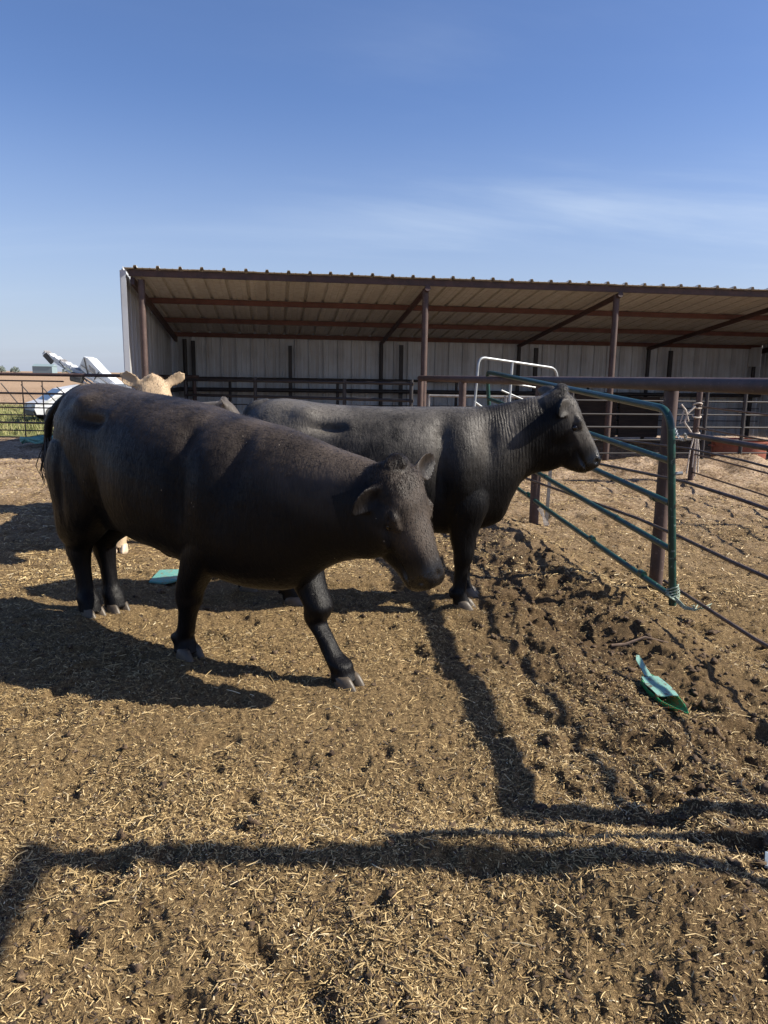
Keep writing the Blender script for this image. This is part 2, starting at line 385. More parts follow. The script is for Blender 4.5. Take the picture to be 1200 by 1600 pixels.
build_straw('pen_straw', 95000, 5.5, 15, 1.0, (.02, .055), (.004, .009), .25, .01, 'coarse straw litter scattered over the far pen floor', None, flat=True)
def build_clods():
    n = 8000
    x, y = scatter_xy(n, 1.4, 13, .8)
    gx = 2.02 - .15 * (y - 4.5)
    dens = .12 + .88 * np.exp(-((x - gx + .55) / .65) ** 2) - .04 * (y < 2.6)
    k = rng.random(n) < dens; x, y = x[k], y[k]; n = len(x)
    t = (1 + 5 ** .5) / 2
    ico = np.array([(-1, t, 0), (1, t, 0), (-1, -t, 0), (1, -t, 0), (0, -1, t), (0, 1, t), (0, -1, -t), (0, 1, -t), (t, 0, -1), (t, 0, 1), (-t, 0, -1), (-t, 0, 1)], float) / 1.9
    fi = np.array([(0, 11, 5), (0, 5, 1), (0, 1, 7), (0, 7, 10), (0, 10, 11), (1, 5, 9), (5, 11, 4), (11, 10, 2), (10, 7, 6), (7, 1, 8), (3, 9, 4), (3, 4, 2), (3, 2, 6), (3, 6, 8), (3, 8, 9), (4, 9, 5), (2, 4, 11), (6, 2, 10), (8, 6, 7), (9, 8, 1)])
    # subdivide once
    vs_ = [tuple(v) for v in ico]; cache = {}; f2 = []
    def mid_(a, b):
        kk = (min(a, b), max(a, b))
        if kk not in cache:
            p = (np.array(vs_[a]) + np.array(vs_[b])) / 2; p = p / np.linalg.norm(p); vs_.append(tuple(p)); cache[kk] = len(vs_) - 1
        return cache[kk]
    for a, b, c in fi:
        ab, bc, ca = mid_(a, b), mid_(b, c), mid_(c, a); f2 += [(a, ab, ca), (b, bc, ab), (c, ca, bc), (ab, bc, ca)]
    base = np.array(vs_); base /= np.linalg.norm(base, axis=1)[:, None]; f2 = np.array(f2)
    s = rng.uniform(.005, .015, n) * (1 + .7 * rng.random(n) ** 9)
    V = base[None] * s[:, None, None] * rng.uniform(.7, 1.3, (n, 1, 3)) * np.array([1, 1, .75]) * (1 + rng.normal(0, .36, (n, len(base), 1)))
    V += np.stack([x, y, ground_h(x, y) + s * .25], -1)[:, None, :]
    F = (np.arange(n)[:, None, None] * len(base) + f2[None]).reshape(-1, 3)
    me = mesh_np('manure_clods', V.reshape(-1, 3), F)
    m = Mat('manure'); c = m.ramp(m.noise(40, 6, .7), [(.35, (.035, .021, .012)), (.55, (.10, .064, .036)), (.75, (.25, .175, .10))])
    m.set(Base_Color=c, Roughness=.95); m.bump(m.noise(120, 4, .7), .8, .006)
    tag(link('manure_clods', me, m.m), 'brown crumbly manure clods on the churned bank', 'manure', None, 'stuff')
build_clods()

# grass verge beyond the left fence
def build_grass():
    n = 26000
    x = rng.uniform(-26, -4.9, n); y = rng.uniform(17.4, 33, n); k = np.abs(x) < y * .62 + 1; x, y = x[k], y[k]; n = len(x)
    h = rng.uniform(.05, .16, n); a = rng.uniform(0, 6.28, n); ln = rng.normal(0, .05, (n, 2)); wd = rng.uniform(.008, .02, n)
    z = ground_h(x, y)
    A = np.stack([x - np.cos(a) * wd, y - np.sin(a) * wd, z - .01], -1); B = np.stack([x + np.cos(a) * wd, y + np.sin(a) * wd, z - .01], -1)
    C = np.stack([x + ln[:, 0], y + ln[:, 1], z + h], -1)
    V = np.stack([A, B, C], 1).reshape(-1, 3); F = np.arange(n * 3).reshape(-1, 3)
    me = mesh_np('grass', V, F, False)
    at = me.attributes.new('tone', 'FLOAT', 'FACE'); at.data.foreach_set('value', rng.random(n).astype(np.float32))
    m = Mat('dry_green_grass'); c = m.ramp(m.attr('tone').outputs['Fac'], [(0, (.08, .10, .025)), (.5, (.20, .21, .065)), (1, (.34, .29, .15))])
    m.set(Base_Color=c, Roughness=.7)
    tag(link('grass', me, m.m), 'short yellow-green grass growing behind the left fence', 'grass', None, 'stuff')
build_grass()

# ------------------------------------------------------------------ open-fronted shed
S0 = Vector((-4.25, 12.56, 0)); SY = math.atan2(1.72, 11.35)
shed = empty('open_shed', S0, SY, 'long open-fronted metal loafing shed with ribbed roof and white panel walls', 'shed')
LEN, DEP, ZF, ZB = 15.4, 5.6, 3.17, 2.47
slope = (ZB - ZF) / DEP
def rz_(y): return ZF + slope * y
RIB = .355
def ribbed(width, length, nrib, amp, thick=.004, minor=True):
    """profile across x, running along y; origin at left, top of flat at z=0"""
    prof = []
    for i in range(nrib):
        c = (i + .5) * width / nrib
        prof += [(c - .034, 0), (c - .020, amp), (c + .020, amp), (c + .034, 0)]
        if minor and i < nrib:
            for q in (.33, .66):
                m_ = c + q * width / nrib
                if m_ < width - .02: prof += [(m_ - .014, 0), (m_, amp * .16), (m_ + .014, 0)]
    prof = [(0, 0)] + prof + [(width, 0)]
    return prof
def profile_sheet(prof, length, thick=.004):
    n = len(prof); V = []; F = []
    for y in (0, length):
        V += [(x, y, z) for x, z in prof] + [(x, y, z - thick) for x, z in prof]
    for i in range(n - 1):
        F += [(i, i + 1, 2 * n + i + 1, 2 * n + i), (n + i + 1, n + i, 3 * n + i, 3 * n + i + 1), (i + 1, i, n + i, n + i + 1), (2 * n + i, 2 * n + i + 1, 3 * n + i + 1, 3 * n + i)]
    F += [(0, 2 * n, 3 * n, n), (n - 1, 2 * n - 1, 4 * n - 1, 3 * n - 1)]
    return V, F
PW = RIB * 3
rl = math.hypot(DEP + .12, slope * (DEP + .12))
V, F = profile_sheet(ribbed(PW + .012, rl, 3, .042), rl)
rme = mesh_np('roof_panel', V, F, False); rme.materials.append(M['roofp'])
npan = int(math.ceil((LEN + .1) / PW))
for i in range(npan):
    o = link('roof_panel', rme, None, shed); o.location = (-.06 + i * PW, -.07, ZF + .008 - slope * .07 + (.0045 if i % 2 else 0)); o.rotation_euler = (math.atan(slope), 0, 0)
# wall panels: sheet stood upright, ribs outwards, spaced as the roof
def wall_panels(x0, y0, ang, count, hfun, name='wall_panel'):
    cache = {}
    for i in range(count):
        h = hfun(i)
        key = round(h, 3)
        if key not in cache:
            V, F = profile_sheet(ribbed(PW + .012, h, 3, .050), h, .003)
            V = [(x, -z, y) for x, y, z in V]
            me = mesh_np(name, V, F, False); me.materials.append(M['wall']); cache[key] = me
        o = link(name, cache[key], None, shed)
        o.location = (x0 + math.cos(ang) * i * PW + (.0 if i % 2 else 0), y0 + math.sin(ang) * i * PW + (.004 if i % 2 else 0), .02); o.rotation_euler = (0, 0, ang)
wall_panels(-.14, DEP + .075, 0, int(LEN / PW) + 1, lambda i: ZB + .05)
SW = (DEP + .06) / 5
for side_x, sgn in ((-.085, 1), (LEN + .085, -1)):
    for i in range(5):
        V, F = profile_sheet(ribbed(SW + .006, 1, 3, .050), 1, .003)
        y0_ = DEP + .07 - i * SW
        # the sheet runs forwards from the back corner and its top follows the roof
        VV = [(side_x - sgn * z, y0_ - x, .02 + h * (rz_(y0_ - x) + .045 - .02)) for x, h, z in V]
        link('wall_panel', mesh_np('wall_panel', VV, F, False), M['wall'], shed).location = (.004 * (i % 2), 0, 0)
MB().box((LEN / 2, DEP + .05, rz_(DEP + .05) + .062), (LEN + .25, .16, .012)).box((LEN / 2, DEP + .13, rz_(DEP + .05) + .0), (LEN + .25, .008, .13)).build('leak_cover', M['wall'], shed)  # unseen cap added over the back roof edge to block sun leaks
# corner flashing, eave channel, purlins
MB().box((-.075, -.02, ZF / 2 - .01), (.085, .012, ZF - .03)).box((-.124, .06, ZF / 2 - .01), (.012, .16, ZF - .03)).build('corner_flashing', M['flash'], shed)
MB().box((LEN + .07, -.015, ZF / 2), (.16, .012, ZF - .06)).build('corner_flashing', M['flash'], shed)
for k, (yy, nm) in enumerate(((.02, 'eave_purlin'), (DEP * .36, 'purlin'), (DEP * .69, 'purlin'), (DEP - .02, 'purlin'))):
    zz = rz_(yy) - .055
    mb = MB(); hh = .10
    mb.box((LEN / 2, yy, zz), (LEN, .006, hh)); mb.box((LEN / 2, yy + .028, zz + hh / 2 - .003), (LEN, .05, .006)); mb.box((LEN / 2, yy + .028, zz - hh / 2 + .003), (LEN, .05, .006))
    mb.box((LEN / 2, yy + .051, zz + hh / 2 - .012), (LEN, .004, .018)); mb.box((LEN / 2, yy + .051, zz - hh / 2 + .012), (LEN, .004, .018))
    mb.build(nm, M['rust_dark'] if k == 0 else M['rust_red'], shed)
# side rafter channels under the roof end
for xx in (.05, LEN - .05):
    MB().bar((xx, .06, rz_(.06) - .17), (xx, DEP - .05, rz_(DEP) - .17), .06, .12).build('end_rafter', M['rust_dark'], shed)
for s_ in (.18, 5.0, 8.56, 12.1, 15.15):
    zt = rz_(.12) - .155
    pipe('front_post', [(s_, .12, -.1), (s_, .12, zt + .02)], .057, M['rust'], shed, 16)
    if .5 < s_ < 15:
        pipe('rafter', [(s_ + .01, -.02, rz_(-.02) - .155), (s_ + .01, DEP - .05, rz_(DEP) - .16)], .05, M['rust_dark'], shed, 14)
    bx = .25 if s_ < .5 else s_
    pipe('back_post', [(bx, DEP - .12, -.1), (bx, DEP - .12, ZB - .16)], .05, M['black_steel'], shed, 12)
for s_ in (.45, 2.75, 5.5, 9.0, 12.7):
    h_ = ZB - .2 if s_ > 4 or s_ < 1 else 2.2
    MB().box((s_, DEP - .16, h_ / 2), (.09, .09, h_)).build('back_post', M['black_steel'], shed)
for zz, rr, yy in ((1.40, .033, DEP - .30), (1.13, .05, DEP - .30), (.78, .012, DEP - .30), (.45, .012, DEP - .30)):
    pipe('back_rail', [(.15, yy, zz), (LEN - .1, yy, zz)], rr, M['black_steel'], shed, 10)
for zz, rr in ((1.40, .033), (1.13, .05)):
    pipe('side_rail', [(.14, .2, zz), (.14, DEP - .2, zz)], rr, M['black_steel'], shed, 10)
for s_ in (1.3, 3.9, 6.9, 10.4, 13.6):
    pipe('rail_post', [(s_, DEP - .30, -.05), (s_, DEP - .30, 1.43)], .036, M['black_steel'], shed, 10)
# plywood sheets standing against the back wall at the right, and a small opening panel under the eave
wood = Mat('weathered_plywood'); wood.set(Base_Color=wood.ramp(wood.noise(2, 6, .6, stretch=(1, 1, 8)), [(.3, (.035, .022, .016)), (.7, (.085, .055, .04))]), Roughness=.8)
for s_, w_, h_ in ((10.6, 1.15, 1.15), (11.8, 1.1, 1.05)):
    MB().box((s_, DEP - .42, h_ / 2 + .02), (w_, .02, h_)).build('plywood_sheet', wood.m, shed)
MB().box((LEN - .3, DEP - .2, 2.15), (.02, .5, .5)).build('vent_frame', M['wall'], shed)

# ------------------------------------------------------------------ main pipe fence on the right, running from the far pen past the camera
fence = empty('pipe_fence', (FX(5.46), 5.46, -.1), 0, 'brown pipe fence with thick top pipe and thin rods right of the green gate', 'fence')
def L(p): return (p[0] - fence.location.x, p[1] - 5.46, p[2] + .1)
zt = 1.475
pipe('top_pipe', [L((FX(y), y, zt)) for y in (12.95, 10, 7.5, 5, 3.5, 2.25)], .0475, M['rust'], fence, 20)
for y in (5.46, 7.81, 10.5, 12.9, 2.25):
    g0 = gh(FX(y), y)
    pipe('post', [L((FX(y), y, g0 - .15)), L((FX(y) + .0, y, zt - .03))], .051, M['rust'], fence, 18)
for zz, y0, y1, rr in ((1.14, 5.0, 2.3, .017), (.80, 10.4, 2.3, .0115), (.43, 10.4, 2.3, .0125), (.06, 5.2, 2.3, .0125), (1.03, 10.4, 2.3, .007)):
    n = 12; pts = []
    for i in range(n + 1):
        y = y0 + (y1 - y0) * i / n; pts.append(L((FX(y) - .05, y, zz - .02 * math.sin(i * 1.3) * (rr < .012))))
    pipe('rod', pts, rr, M['rod'], fence, 10)
# corner return of the same fence, right of the camera
corner = empty('pipe_fence', (FX(2.25) + .06, 2.2, 0), 0, 'brown pipe fence return running right from the near corner post', 'fence')
pipe('top_pipe', [(.0, 0, zt), (5, .02, zt)], .0475, M['rust'], corner, 16)
pipe('corner_post', [(-.06, .02, -.1), (-.06, -.27, 1.95)], .04, M['rust'], corner, 14)  # unseen post, leaned so its shadow joins the foreground band
pipe('post', [(2.6, 0.01, -.1), (2.6, .01, zt - .03)], .05, M['rust'], corner, 14)
for zz in (.3, .7, 1.1): pipe('rod', [(0, .02, zz), (5, .04, zz)], .012, M['rod'], corner, 8)
# unseen tall pipe frame beside the camera, added to cast the foreground shadow
gw = empty('shadow_frame', (2.72, 1.82, 0), 0, 'unseen brown pipe frame added by the near fence corner to cast a shadow', 'shadow_caster')
pipe('post', [(0, 0, -.1), (0, 0, 3.03)], .050, M['rust'], gw, 16)
pipe('post', [(.1, -2.6, -.1), (.1, -2.6, 3.03)], .050, M['rust'], gw, 16)
pipe('crossbar', [(0, .08, 3.03), (.1, -2.7, 3.03)], .045, M['rust'], gw, 16)

# ------------------------------------------------------------------ green gate
GL = 4.73
gyaw = math.atan2(.993, -.119)
gate = empty('green_gate', (1.97, 4.81, .0), 0, 'dark green five-rail tubular livestock gate with rounded corner, tied at its foot with twine', 'gate')
gd = Vector((-.119, .993, .055)).normalized(); gu = (Vector((-.10, -.02, 1))).normalized(); 
def G(s, h): return tuple(gd * s + gu * h)
GH = 1.32
near_c = bend(G(0, .6), G(0, GH), G(1, GH), .16, 8); far_c = bend(G(GL - 1, GH), G(GL, GH), G(GL, .9), .12, 8)
pts = [G(0, .0), G(0, .5)] + near_c + [G(GL * f, GH) for f in (.25, .5, .75)] + far_c + [G(GL, .85), G(GL, .02)]
pipe('frame', pts, .0255, M['green'], gate, 14)
for h in (.985, .70, .385, .055):
    pipe('rail', [G(.02, h), G(GL * .5, h - .006), G(GL - .02, h)], .0225, M['green'], gate, 14)
for s_, h in ((.45, .075), (.9, .385), (1.4, .075), (2.6, .385), (.25, .69), (3.2, .075)):
    pipe('weld_collar', [G(s_ - .03, h), G(s_ + .03, h)], .0245, M['green'], gate, 12)
pipe('latch_tab', [G(.0, .90) , tuple(Vector(G(0, .90)) + Vector((.07, 0, .01)))], .012, M['galv'], gate, 8)

def twine_mat(name, c1, c2):
    m = Mat(name); m.set(Base_Color=m.ramp(m.noise(60, 4), [(.35, c1), (.65, c2)]), Roughness=.85)
    m.bump(m.noise(220, 3, .6), .6, .003); return m.m
M['twine'] = twine_mat('pale_green_twine', (.20, .27, .21), (.42, .50, .42)); M['rope'] = twine_mat('cotton_rope', (.33, .28, .23), (.62, .56, .49))
# twine knot at gate foot
tw = empty('twine_tie', (1.97, 4.81, .0), 0, 'pale green baling twine knotted round the foot of the green gate', 'twine')
for k in range(7):
    pts = []
    for i in range(18):
        t = i / 17 * 2 * math.pi; rr = .034 + .008 * math.sin(3 * t + k)
        pts.append((math.cos(t) * rr * 1.1 - .01, math.sin(t) * rr * .9 - .01, .05 + .013 * k - .02 * math.cos(t + k * .6)))
    pipe('strand', pts, .0042, M['twine'], tw, 6)
for k in range(6):
    e = (.12 + .02 * math.sin(k), -.17 + .02 * k, .03 + .012 * math.cos(2 * k))
    pipe('strand', [(.0, -.03, .04 + .006 * k), (.04, -.10, .005 + .01 * (k % 3)), (.09, -.15, .01 + .01 * (k % 2)), e], .004, M['twine'], tw, 6)
for k in range(5):
    pipe('strand', [(.12, -.16, .03), (.13 + .02 * k, -.20 + .02 * k, .05 - .02 * (k % 2)), (.15 + .015 * k, -.22 + .03 * k, .03)], .003, M['twine'], tw, 6)
# chain from the gate end to the fence post
ch = empty('gate_chain', (1.93, 4.80, 1.0), 0, 'short galvanised chain looped from the green gate end post to the fence', 'chain')
cpts = [Vector((0.0, -.04, .16)), Vector((.035, .02, .13)), Vector((.07, .12, .115)), Vector((.11, .28, .10)), Vector((.14, .44, .12)), Vector((.18, .58, .15))]
def cpos(t):
    t *= len(cpts) - 1; i = min(int(t), len(cpts) - 2); return cpts[i].lerp(cpts[i + 1], t - i)
for k in range(22):
    c = cpos(k / 21); d = (cpos(min(1, k / 21 + .03)) - cpos(max(0, k / 21 - .03))).normalized()
    side = d.cross(Vector((0, 0, 1))).normalized()
    if k % 2: side = d.cross(side)
    pts = [c + d * (.019 * math.cos(a)) + side * (.0095 * math.sin(a)) for a in [2 * math.pi * i / 10 for i in range(11)]]
    pipe('chain_link', pts, .0032, M['galv'], ch, 6)

# ------------------------------------------------------------------ second rod fence in the far pen, with a rope on its end post
pf = empty('rod_fence', (4.73, 11.3, 0), 0, 'thin rod fence in the right-hand pen, starting at a short brown post', 'fence')
pipe('post', [(0, 0, -.1), (.03, 0, 1.5)], .044, M['rust'], pf, 14)
for y in (-3.4, -6.6): pipe('post', [(-.03 * y * 1.2, y, -.2), (-.03 * y * 1.2, y, 1.25)], .044, M['rust'], pf, 12)
for zz in (1.12, .80, .40, .12):
    pipe('rod', [(0, 0, zz), (.10, -3.4, zz - .04), (.20, -6.6, zz - .06), (.24, -8, zz - .06)], .0125, M['rod'], pf, 8)
rope = empty('cotton_rope', (4.73, 11.3, 0), 0, 'white cotton rope wound and hanging on the brown post behind the gate end', 'rope')
for zz, tl in ((1.12, .03), (1.15, -.02), (.97, .02), (.72, .03), (.69, -.02), (.66, .01)):
    pipe('coil', [(math.cos(a) * .058 + .01, math.sin(a) * .058, zz + tl * math.sin(a)) for a in [i * .5236 for i in range(13)]], .013, M['rope'], rope, 8)
pipe('hank', [(-.05, -.06, 1.12), (-.16, -.08, 1.02), (-.20, -.08, .88), (-.13, -.1, .78), (-.06, -.08, .70)], .016, M['rope'], rope, 8)
pipe('hank', [(-.22, -.08, 1.05), (-.26, -.06, .86), (-.14, -.08, .90), (-.2, -.1, 1.06), (-.28, -.1, 1.15)], .013, M['rope'], rope, 8)
for dx, z1 in ((-.10, .1), (.03, .06), (.07, .12), (-.02, .2)):
    pipe('hanging_end', [(dx * .3, -.07, .68), (dx * .8, -.085, .45), (dx, -.08, z1)], .012, M['rope'], rope, 8)

# ------------------------------------------------------------------ corral panels in front of the shed
def corral(x0, y0, x1, y1, label, posts, rails, top=1.45, mat='black_steel', z0=0):
    e = empty('corral_panel', (x0, y0, z0), math.atan2(y1 - y0, x1 - x0), label, 'fence panel', 'corral panels in front of the shed')
    ln = math.hypot(x1 - x0, y1 - y0)
    for f in posts: pipe('post', [(ln * f, 0, -.1), (ln * f, 0, top)], .035, M[mat], e, 10)
    for zz, rr in rails: pipe('rail', [(0, -.01, zz), (ln, -.01, zz)], rr, M[mat], e, 8)
    return e
corral(3.15, 12.6, 12.2, 14.0, 'dark corral panel fence right of the grey bow gate, with five thin rails', (0, .27, .35, .62, .99), ((1.42, .03), (1.15, .014), (.92, .014), (.70, .018), (.48, .012), (.25, .012)))
corral(.75, 13.0, 2.9, 12.9, 'low grey corral panel of thin bars left of the grey bow gate', (0, .28, .62, .99), ((1.18, .022), (.9, .012), (.6, .012)), 1.2, 'galv_dull')
corral(-4.0, 14.9, .5, 13.3, 'dark rail fence panel across the shed front behind the bulls', (0, .33, .72, .99), ((1.38, .028), (1.08, .028), (.7, .01)))
# galvanised bow gate standing in the pen
bow = empty('bow_gate', (1.33, 11.0, 0), 0, 'pale galvanised bow-topped gate standing tilted behind the bull', 'gate')
def BG(s, h): return (1.36 * s, .8 * s, h - .14 * s)
pts = [BG(-.02, .9)] + bend(BG(-.01, 1.2), BG(0.02, 1.80), BG(.4, 1.80), .12) + [BG(.5, 1.80)] + bend(BG(.8, 1.80), BG(1.0, 1.80), BG(1.02, 1.3), .16) + [BG(1.03, .8)]
pipe('frame', pts, .020, M['galv'], bow, 12)
pipe('rail', [BG(0, 1.50), BG(1.02, 1.45)], .014, M['galv'], bow, 10)
pipe('rail', [BG(.3, 1.36), BG(1.02, 1.1)], .014, M['galv'], bow, 10)
pipe('upright', [BG(.40, .9), BG(.42, 1.80)], .022, M['galv'], bow, 10)
pipe('brace', [BG(-.02, 1.15), BG(.3, .92)], .018, M['galv'], bow, 10)
# slim grey upright behind the gate
st = empty('steel_stake', (1.74, 7.75, 0), 0, 'thin grey steel stake beside the second fence post', 'stake')
MB().bar((0, 0, -.1), (.03, .02, 1.02), .036, .012, up=(0, 1, 0)).bar((.0, .012, -.1), (.03, .032, 1.02), .006, .03, up=(0, 1, 0)).build('bar', M['galv_dull'], st)
rg = empty('rag', (1.66, 7.62, -.02), 0, 'pale rag strips tied at the foot of the second fence post', 'rag')
for k in range(3): MB().bar((0 - .02 * k, 0, .18), (.03 + .02 * k, -.05, .01), .022, .006, up=(0, 1, 0)).build('strip', M['rope'], rg)

# ------------------------------------------------------------------ fence at the far left
lf = empty('pipe_fence', (-15.2, 16.6, 0), math.atan2(-.55, 11), 'brown pipe and rod fence at far left before the grass', 'fence')
pipe('top_pipe', [(0, 0, 1.43), (11.2, 0, 1.43)], .037, M['rust'], lf, 14)
for x_ in (.3, 3.6, 6.1, 11.1): pipe('post', [(x_, 0, -.1), (x_, 0, 1.42)], .04, M['rust'], lf, 12)
for zz, rr in ((1.29, .016), (1.02, .022), (.80, .016), (.71, .014), (.55, .013), (.38, .022), (.21, .013), (.06, .016)):
    pipe('rod', [(0, .05, zz), (8.2, .05, zz)], rr, M['rod'], lf, 8)
for x_ in (2.3, 7.75, 8.2): pipe('stay', [(x_ - 0.5, .08, .03), (x_ - .5, .08, 1.3)], .014, M['rod'], lf, 8)
for k in range(5): pipe('slanted_rod', [(6.3 + k * .45 - .1 * (k == 4), .12, 1.25 - .02 * k), (6.62 + k * .45, .2, .78 + .0 * k)], .012, M['black_steel'], lf, 6)

# ------------------------------------------------------------------ small things on the ground
tubm = paint('terracotta_plastic', (.20, .055, .035), (.27, .085, .05), .55)
tb = empty('feed_tub', (6.75, 14.05, 0), 0, 'low terracotta coloured feed tub in the shade by the shed', 'tub')
mb = MB(); n = 28
for rr, zz in ((.42, 0), (.50, .38), (.52, .38), (.52, .41), (.49, .41), (.47, .06)):
    mb.v += [(rr * math.cos(2 * math.pi * k / n), rr * math.sin(2 * math.pi * k / n), zz) for k in range(n)]
for q in range(5): mb.f += [(q * n + k, q * n + (k + 1) % n, (q + 1) * n + (k + 1) % n, (q + 1) * n + k) for k in range(n)]
mb.f += [tuple(range(n - 1, -1, -1)), tuple(5 * n + k for k in range(n))]
mb.build('tub_wall', tubm, tb, True)
for sgn in (-1, 1): pipe('handle', [(sgn * .5, -.08, .3), (sgn * .56, -.05, .3), (sgn * .56, .05, .3), (sgn * .5, .08, .3)], .012, tubm, tb, 8)

def plastic(name, c, dirt=(.12, .08, .05)):
    m = Mat(name); f = m.ramp(m.noise(26, 6, .7), [(.54, 0.), (.62, 1.)])
    m.set(Base_Color=m.mix(f, c, dirt), Roughness=.42); m.b.inputs['Subsurface Weight'].default_value = .08
    m.bump(m.noise(60, 4), .12, .003); return m.m
M['scoop'] = plastic('faded_green_plastic', (.02, .26, .10)); M['scoop_in'] = plastic('bleached_green_plastic', (.19, .36, .30))
# feed scoop: a torn jug lying along the ground; lofted trough with a turned rim
sc_ = empty('feed_scoop', (1.325, 3.31, gh(1.33, 3.31) + .025), R(93), 'dirty green plastic feed scoop lying on the churned bedding right of the gate end', 'scoop')
secs = [(-.34, .004, .006, .02), (-.26, .035, .022, .012), (-.16, .062, .048, 0), (-.02, .075, .062, 0), (.10, .066, .052, 0), (.16, .03, .022, .01)]
mb = MB(); n = 13
for lay, off in ((0, 0), (1, .004)):
    for x, hw_, dp, zz in secs:
        mb.v += [(x, (hw_ - off) * math.cos(math.pi * k / (n - 1)), zz - (dp - off) * math.sin(math.pi * k / (n - 1)) ** .8 + 0.02) for k in range(n)]
ns = len(secs)
for lay in (0, 1):
    for i in range(ns - 1):
        for k in range(n - 1):
            a = lay * ns * n + i * n + k; f = (a, a + 1, a + n + 1, a + n); mb.f.append(f if lay else f[::-1])
for i in range(ns - 1):
    for k in (0, n - 1):
        a = i * n + k; b = ns * n + a; mb.f.append((a, a + n, b + n, b) if k == 0 else (b, b + n, a + n, a))
ob = mb.build('trough', M['scoop'], sc_, True)
MBt = MB()
V = []; 
for x, hw_, zz in [(-.12, .060, .030), (-.05, .066, .034), (.03, .068, .030), (.12, .052, .034)]: V += [(x, -hw_, zz), (x, -hw_ * .3, zz + .004), (x, hw_ * .4, zz - .002), (x, hw_, zz)]
V2 = V + [(a, b, c - .004) for a, b, c in V]
F = [(i * 4 + k, i * 4 + k + 1, i * 4 + k + 5, i * 4 + k + 4) for i in range(3) for k in range(3)]
F2 = F + [tuple(16 + q for q in f[::-1]) for f in F] + [(0, 4, 20, 16), (4, 8, 24, 20), (8, 12, 28, 24), (3, 19, 23, 7), (7, 23, 27, 11), (11, 27, 31, 15), (0, 16, 17, 1), (1, 17, 18, 2), (2, 18, 19, 3), (12, 13, 29, 28), (13, 14, 30, 29), (14, 15, 31, 30)]
MBt.add(V2, F2).build('flattened_side', M['scoop_in'], sc_, True)
MB().add([(.13, -.022, .03), (.13, .022, .03), (.20, .02, .045), (.20, -.02, .045), (.26, .028, .075), (.26, -.012, .075), (.29, .016, .09), (.29, -.004, .09)] + [(.13, -.022, .024), (.13, .022, .024), (.20, .02, .039), (.20, -.02, .039), (.26, .028, .069), (.26, -.012, .069), (.29, .016, .084), (.29, -.004, .084)],
         [(0, 1, 2, 3), (3, 2, 4, 5), (5, 4, 6, 7), (11, 10, 9, 8), (13, 12, 10, 11), (15, 14, 12, 13), (0, 3, 11, 8), (3, 5, 13, 11), (5, 7, 15, 13), (1, 9, 10, 2), (2, 10, 12, 4), (4, 12, 14, 6), (6, 14, 15, 7)]).build('handle', M['scoop_in'], sc_, True)

stk = Mat('dry_stick'); stk.set(Base_Color=stk.ramp(stk.noise(30, 4), [(.3, (.14, .09, .06)), (.7, (.27, .19, .13))]), Roughness=.8)
s_ = MB().tube([(1.30, 3.97, gh(1.30, 3.97) + .03), (1.38, 3.97, gh(1.38, 3.97) + .028), (1.48, 3.95, gh(1.48, 3.95) + .018), (1.60, 3.92, gh(1.6, 3.92) + .012)], [.009, .010, .008, .003], 8).build('dry_stick', stk.m, None, True)
tag(s_, 'dry brown stick lying behind the green scoop', 'stick')
M['teal'] = plastic('teal_plastic', (.13, .34, .30), (.22, .18, .12))
mb = MB(); 
for i, (x, y) in enumerate(((-1.70, 5.16), (-1.68, 5.36), (-1.50, 5.38), (-1.45, 5.18), (-1.58, 5.14))): mb.v.append((x, y, gh(x, y) + .025 + .01 * (i % 2)))
mb.v += [(a, b, c - .012) for a, b, c in mb.v]
mb.f = [(4, 3, 2, 1, 0), (5, 6, 7, 8, 9)] + [(i, (i + 1) % 5, (i + 1) % 5 + 5, i + 5) for i in range(5)]
tag(mb.build('plastic_sheet', M['teal']), 'flat teal plastic scrap on the bedding under the near bull', 'scrap')
mb = MB()
for i in range(14):
    a = i * .9; mb.tube([(-6.6 + .3 * math.cos(a + t) * (1 - t * .1), 14.0 + .25 * math.sin(a + t * 1.3), .10 + .10 * abs(math.sin(t + i)) + gh(-6.6, 14.0) * .6) for t in np.linspace(0, 3, 8)], .022, 6)
tag(mb.build('twine_heap', twine_mat('teal_netting', (.08, .25, .22), (.22, .42, .38)), None, True), 'tangled heap of teal netting on the mound at far left', 'netting')
mb = MB(); n = 20
V = [(-1.19 + .10 * math.cos(2 * math.pi * k / n) * (1 + .12 * math.sin(3 * k)), 5.36 + .07 * math.sin(2 * math.pi * k / n), .015) for k in range(n)]
V += [(-1.19 + .065 * math.cos(2 * math.pi * k / n), 5.36 + .045 * math.sin(2 * math.pi * k / n), .045) for k in range(n)]
mb.add(V, [(k, (k + 1) % n, n + (k + 1) % n, n + k) for k in range(n)] + [tuple(n + k for k in range(n)), tuple(range(n - 1, -1, -1))])
stn = Mat('grey_stone'); stn.set(Base_Color=stn.ramp(stn.noise(20, 5), [(.3, (.12, .11, .11)), (.7, (.26, .25, .24))]), Roughness=.8)
tag(mb.build('flat_stone', stn.m, None, True), 'flat grey stone on the straw behind the near bull', 'stone')
mb = MB(); zb = gh(1.21, 2.03)
V = [(1.185, 2.03, zb + .01), (1.25, 2.0, zb + .005), (1.26, 2.05, zb + .03), (1.205, 2.07, zb + .03), (1.22, 2.04, zb + .025)]
mb.add(V + [(a, b, c - .008) for a, b, c in V], [(0, 1, 4), (1, 2, 4), (2, 3, 4), (3, 0, 4), (6, 5, 9), (7, 6, 9), (8, 7, 9), (5, 8, 9), (0, 5, 6, 1), (1, 6, 7, 2), (2, 7, 8, 3), (3, 8, 5, 0)])
tag(mb.build('plastic_scrap', plastic('blue_grey_plastic', (.28, .34, .38))), 'small pale blue plastic scrap at the right edge in the foreground', 'scrap')

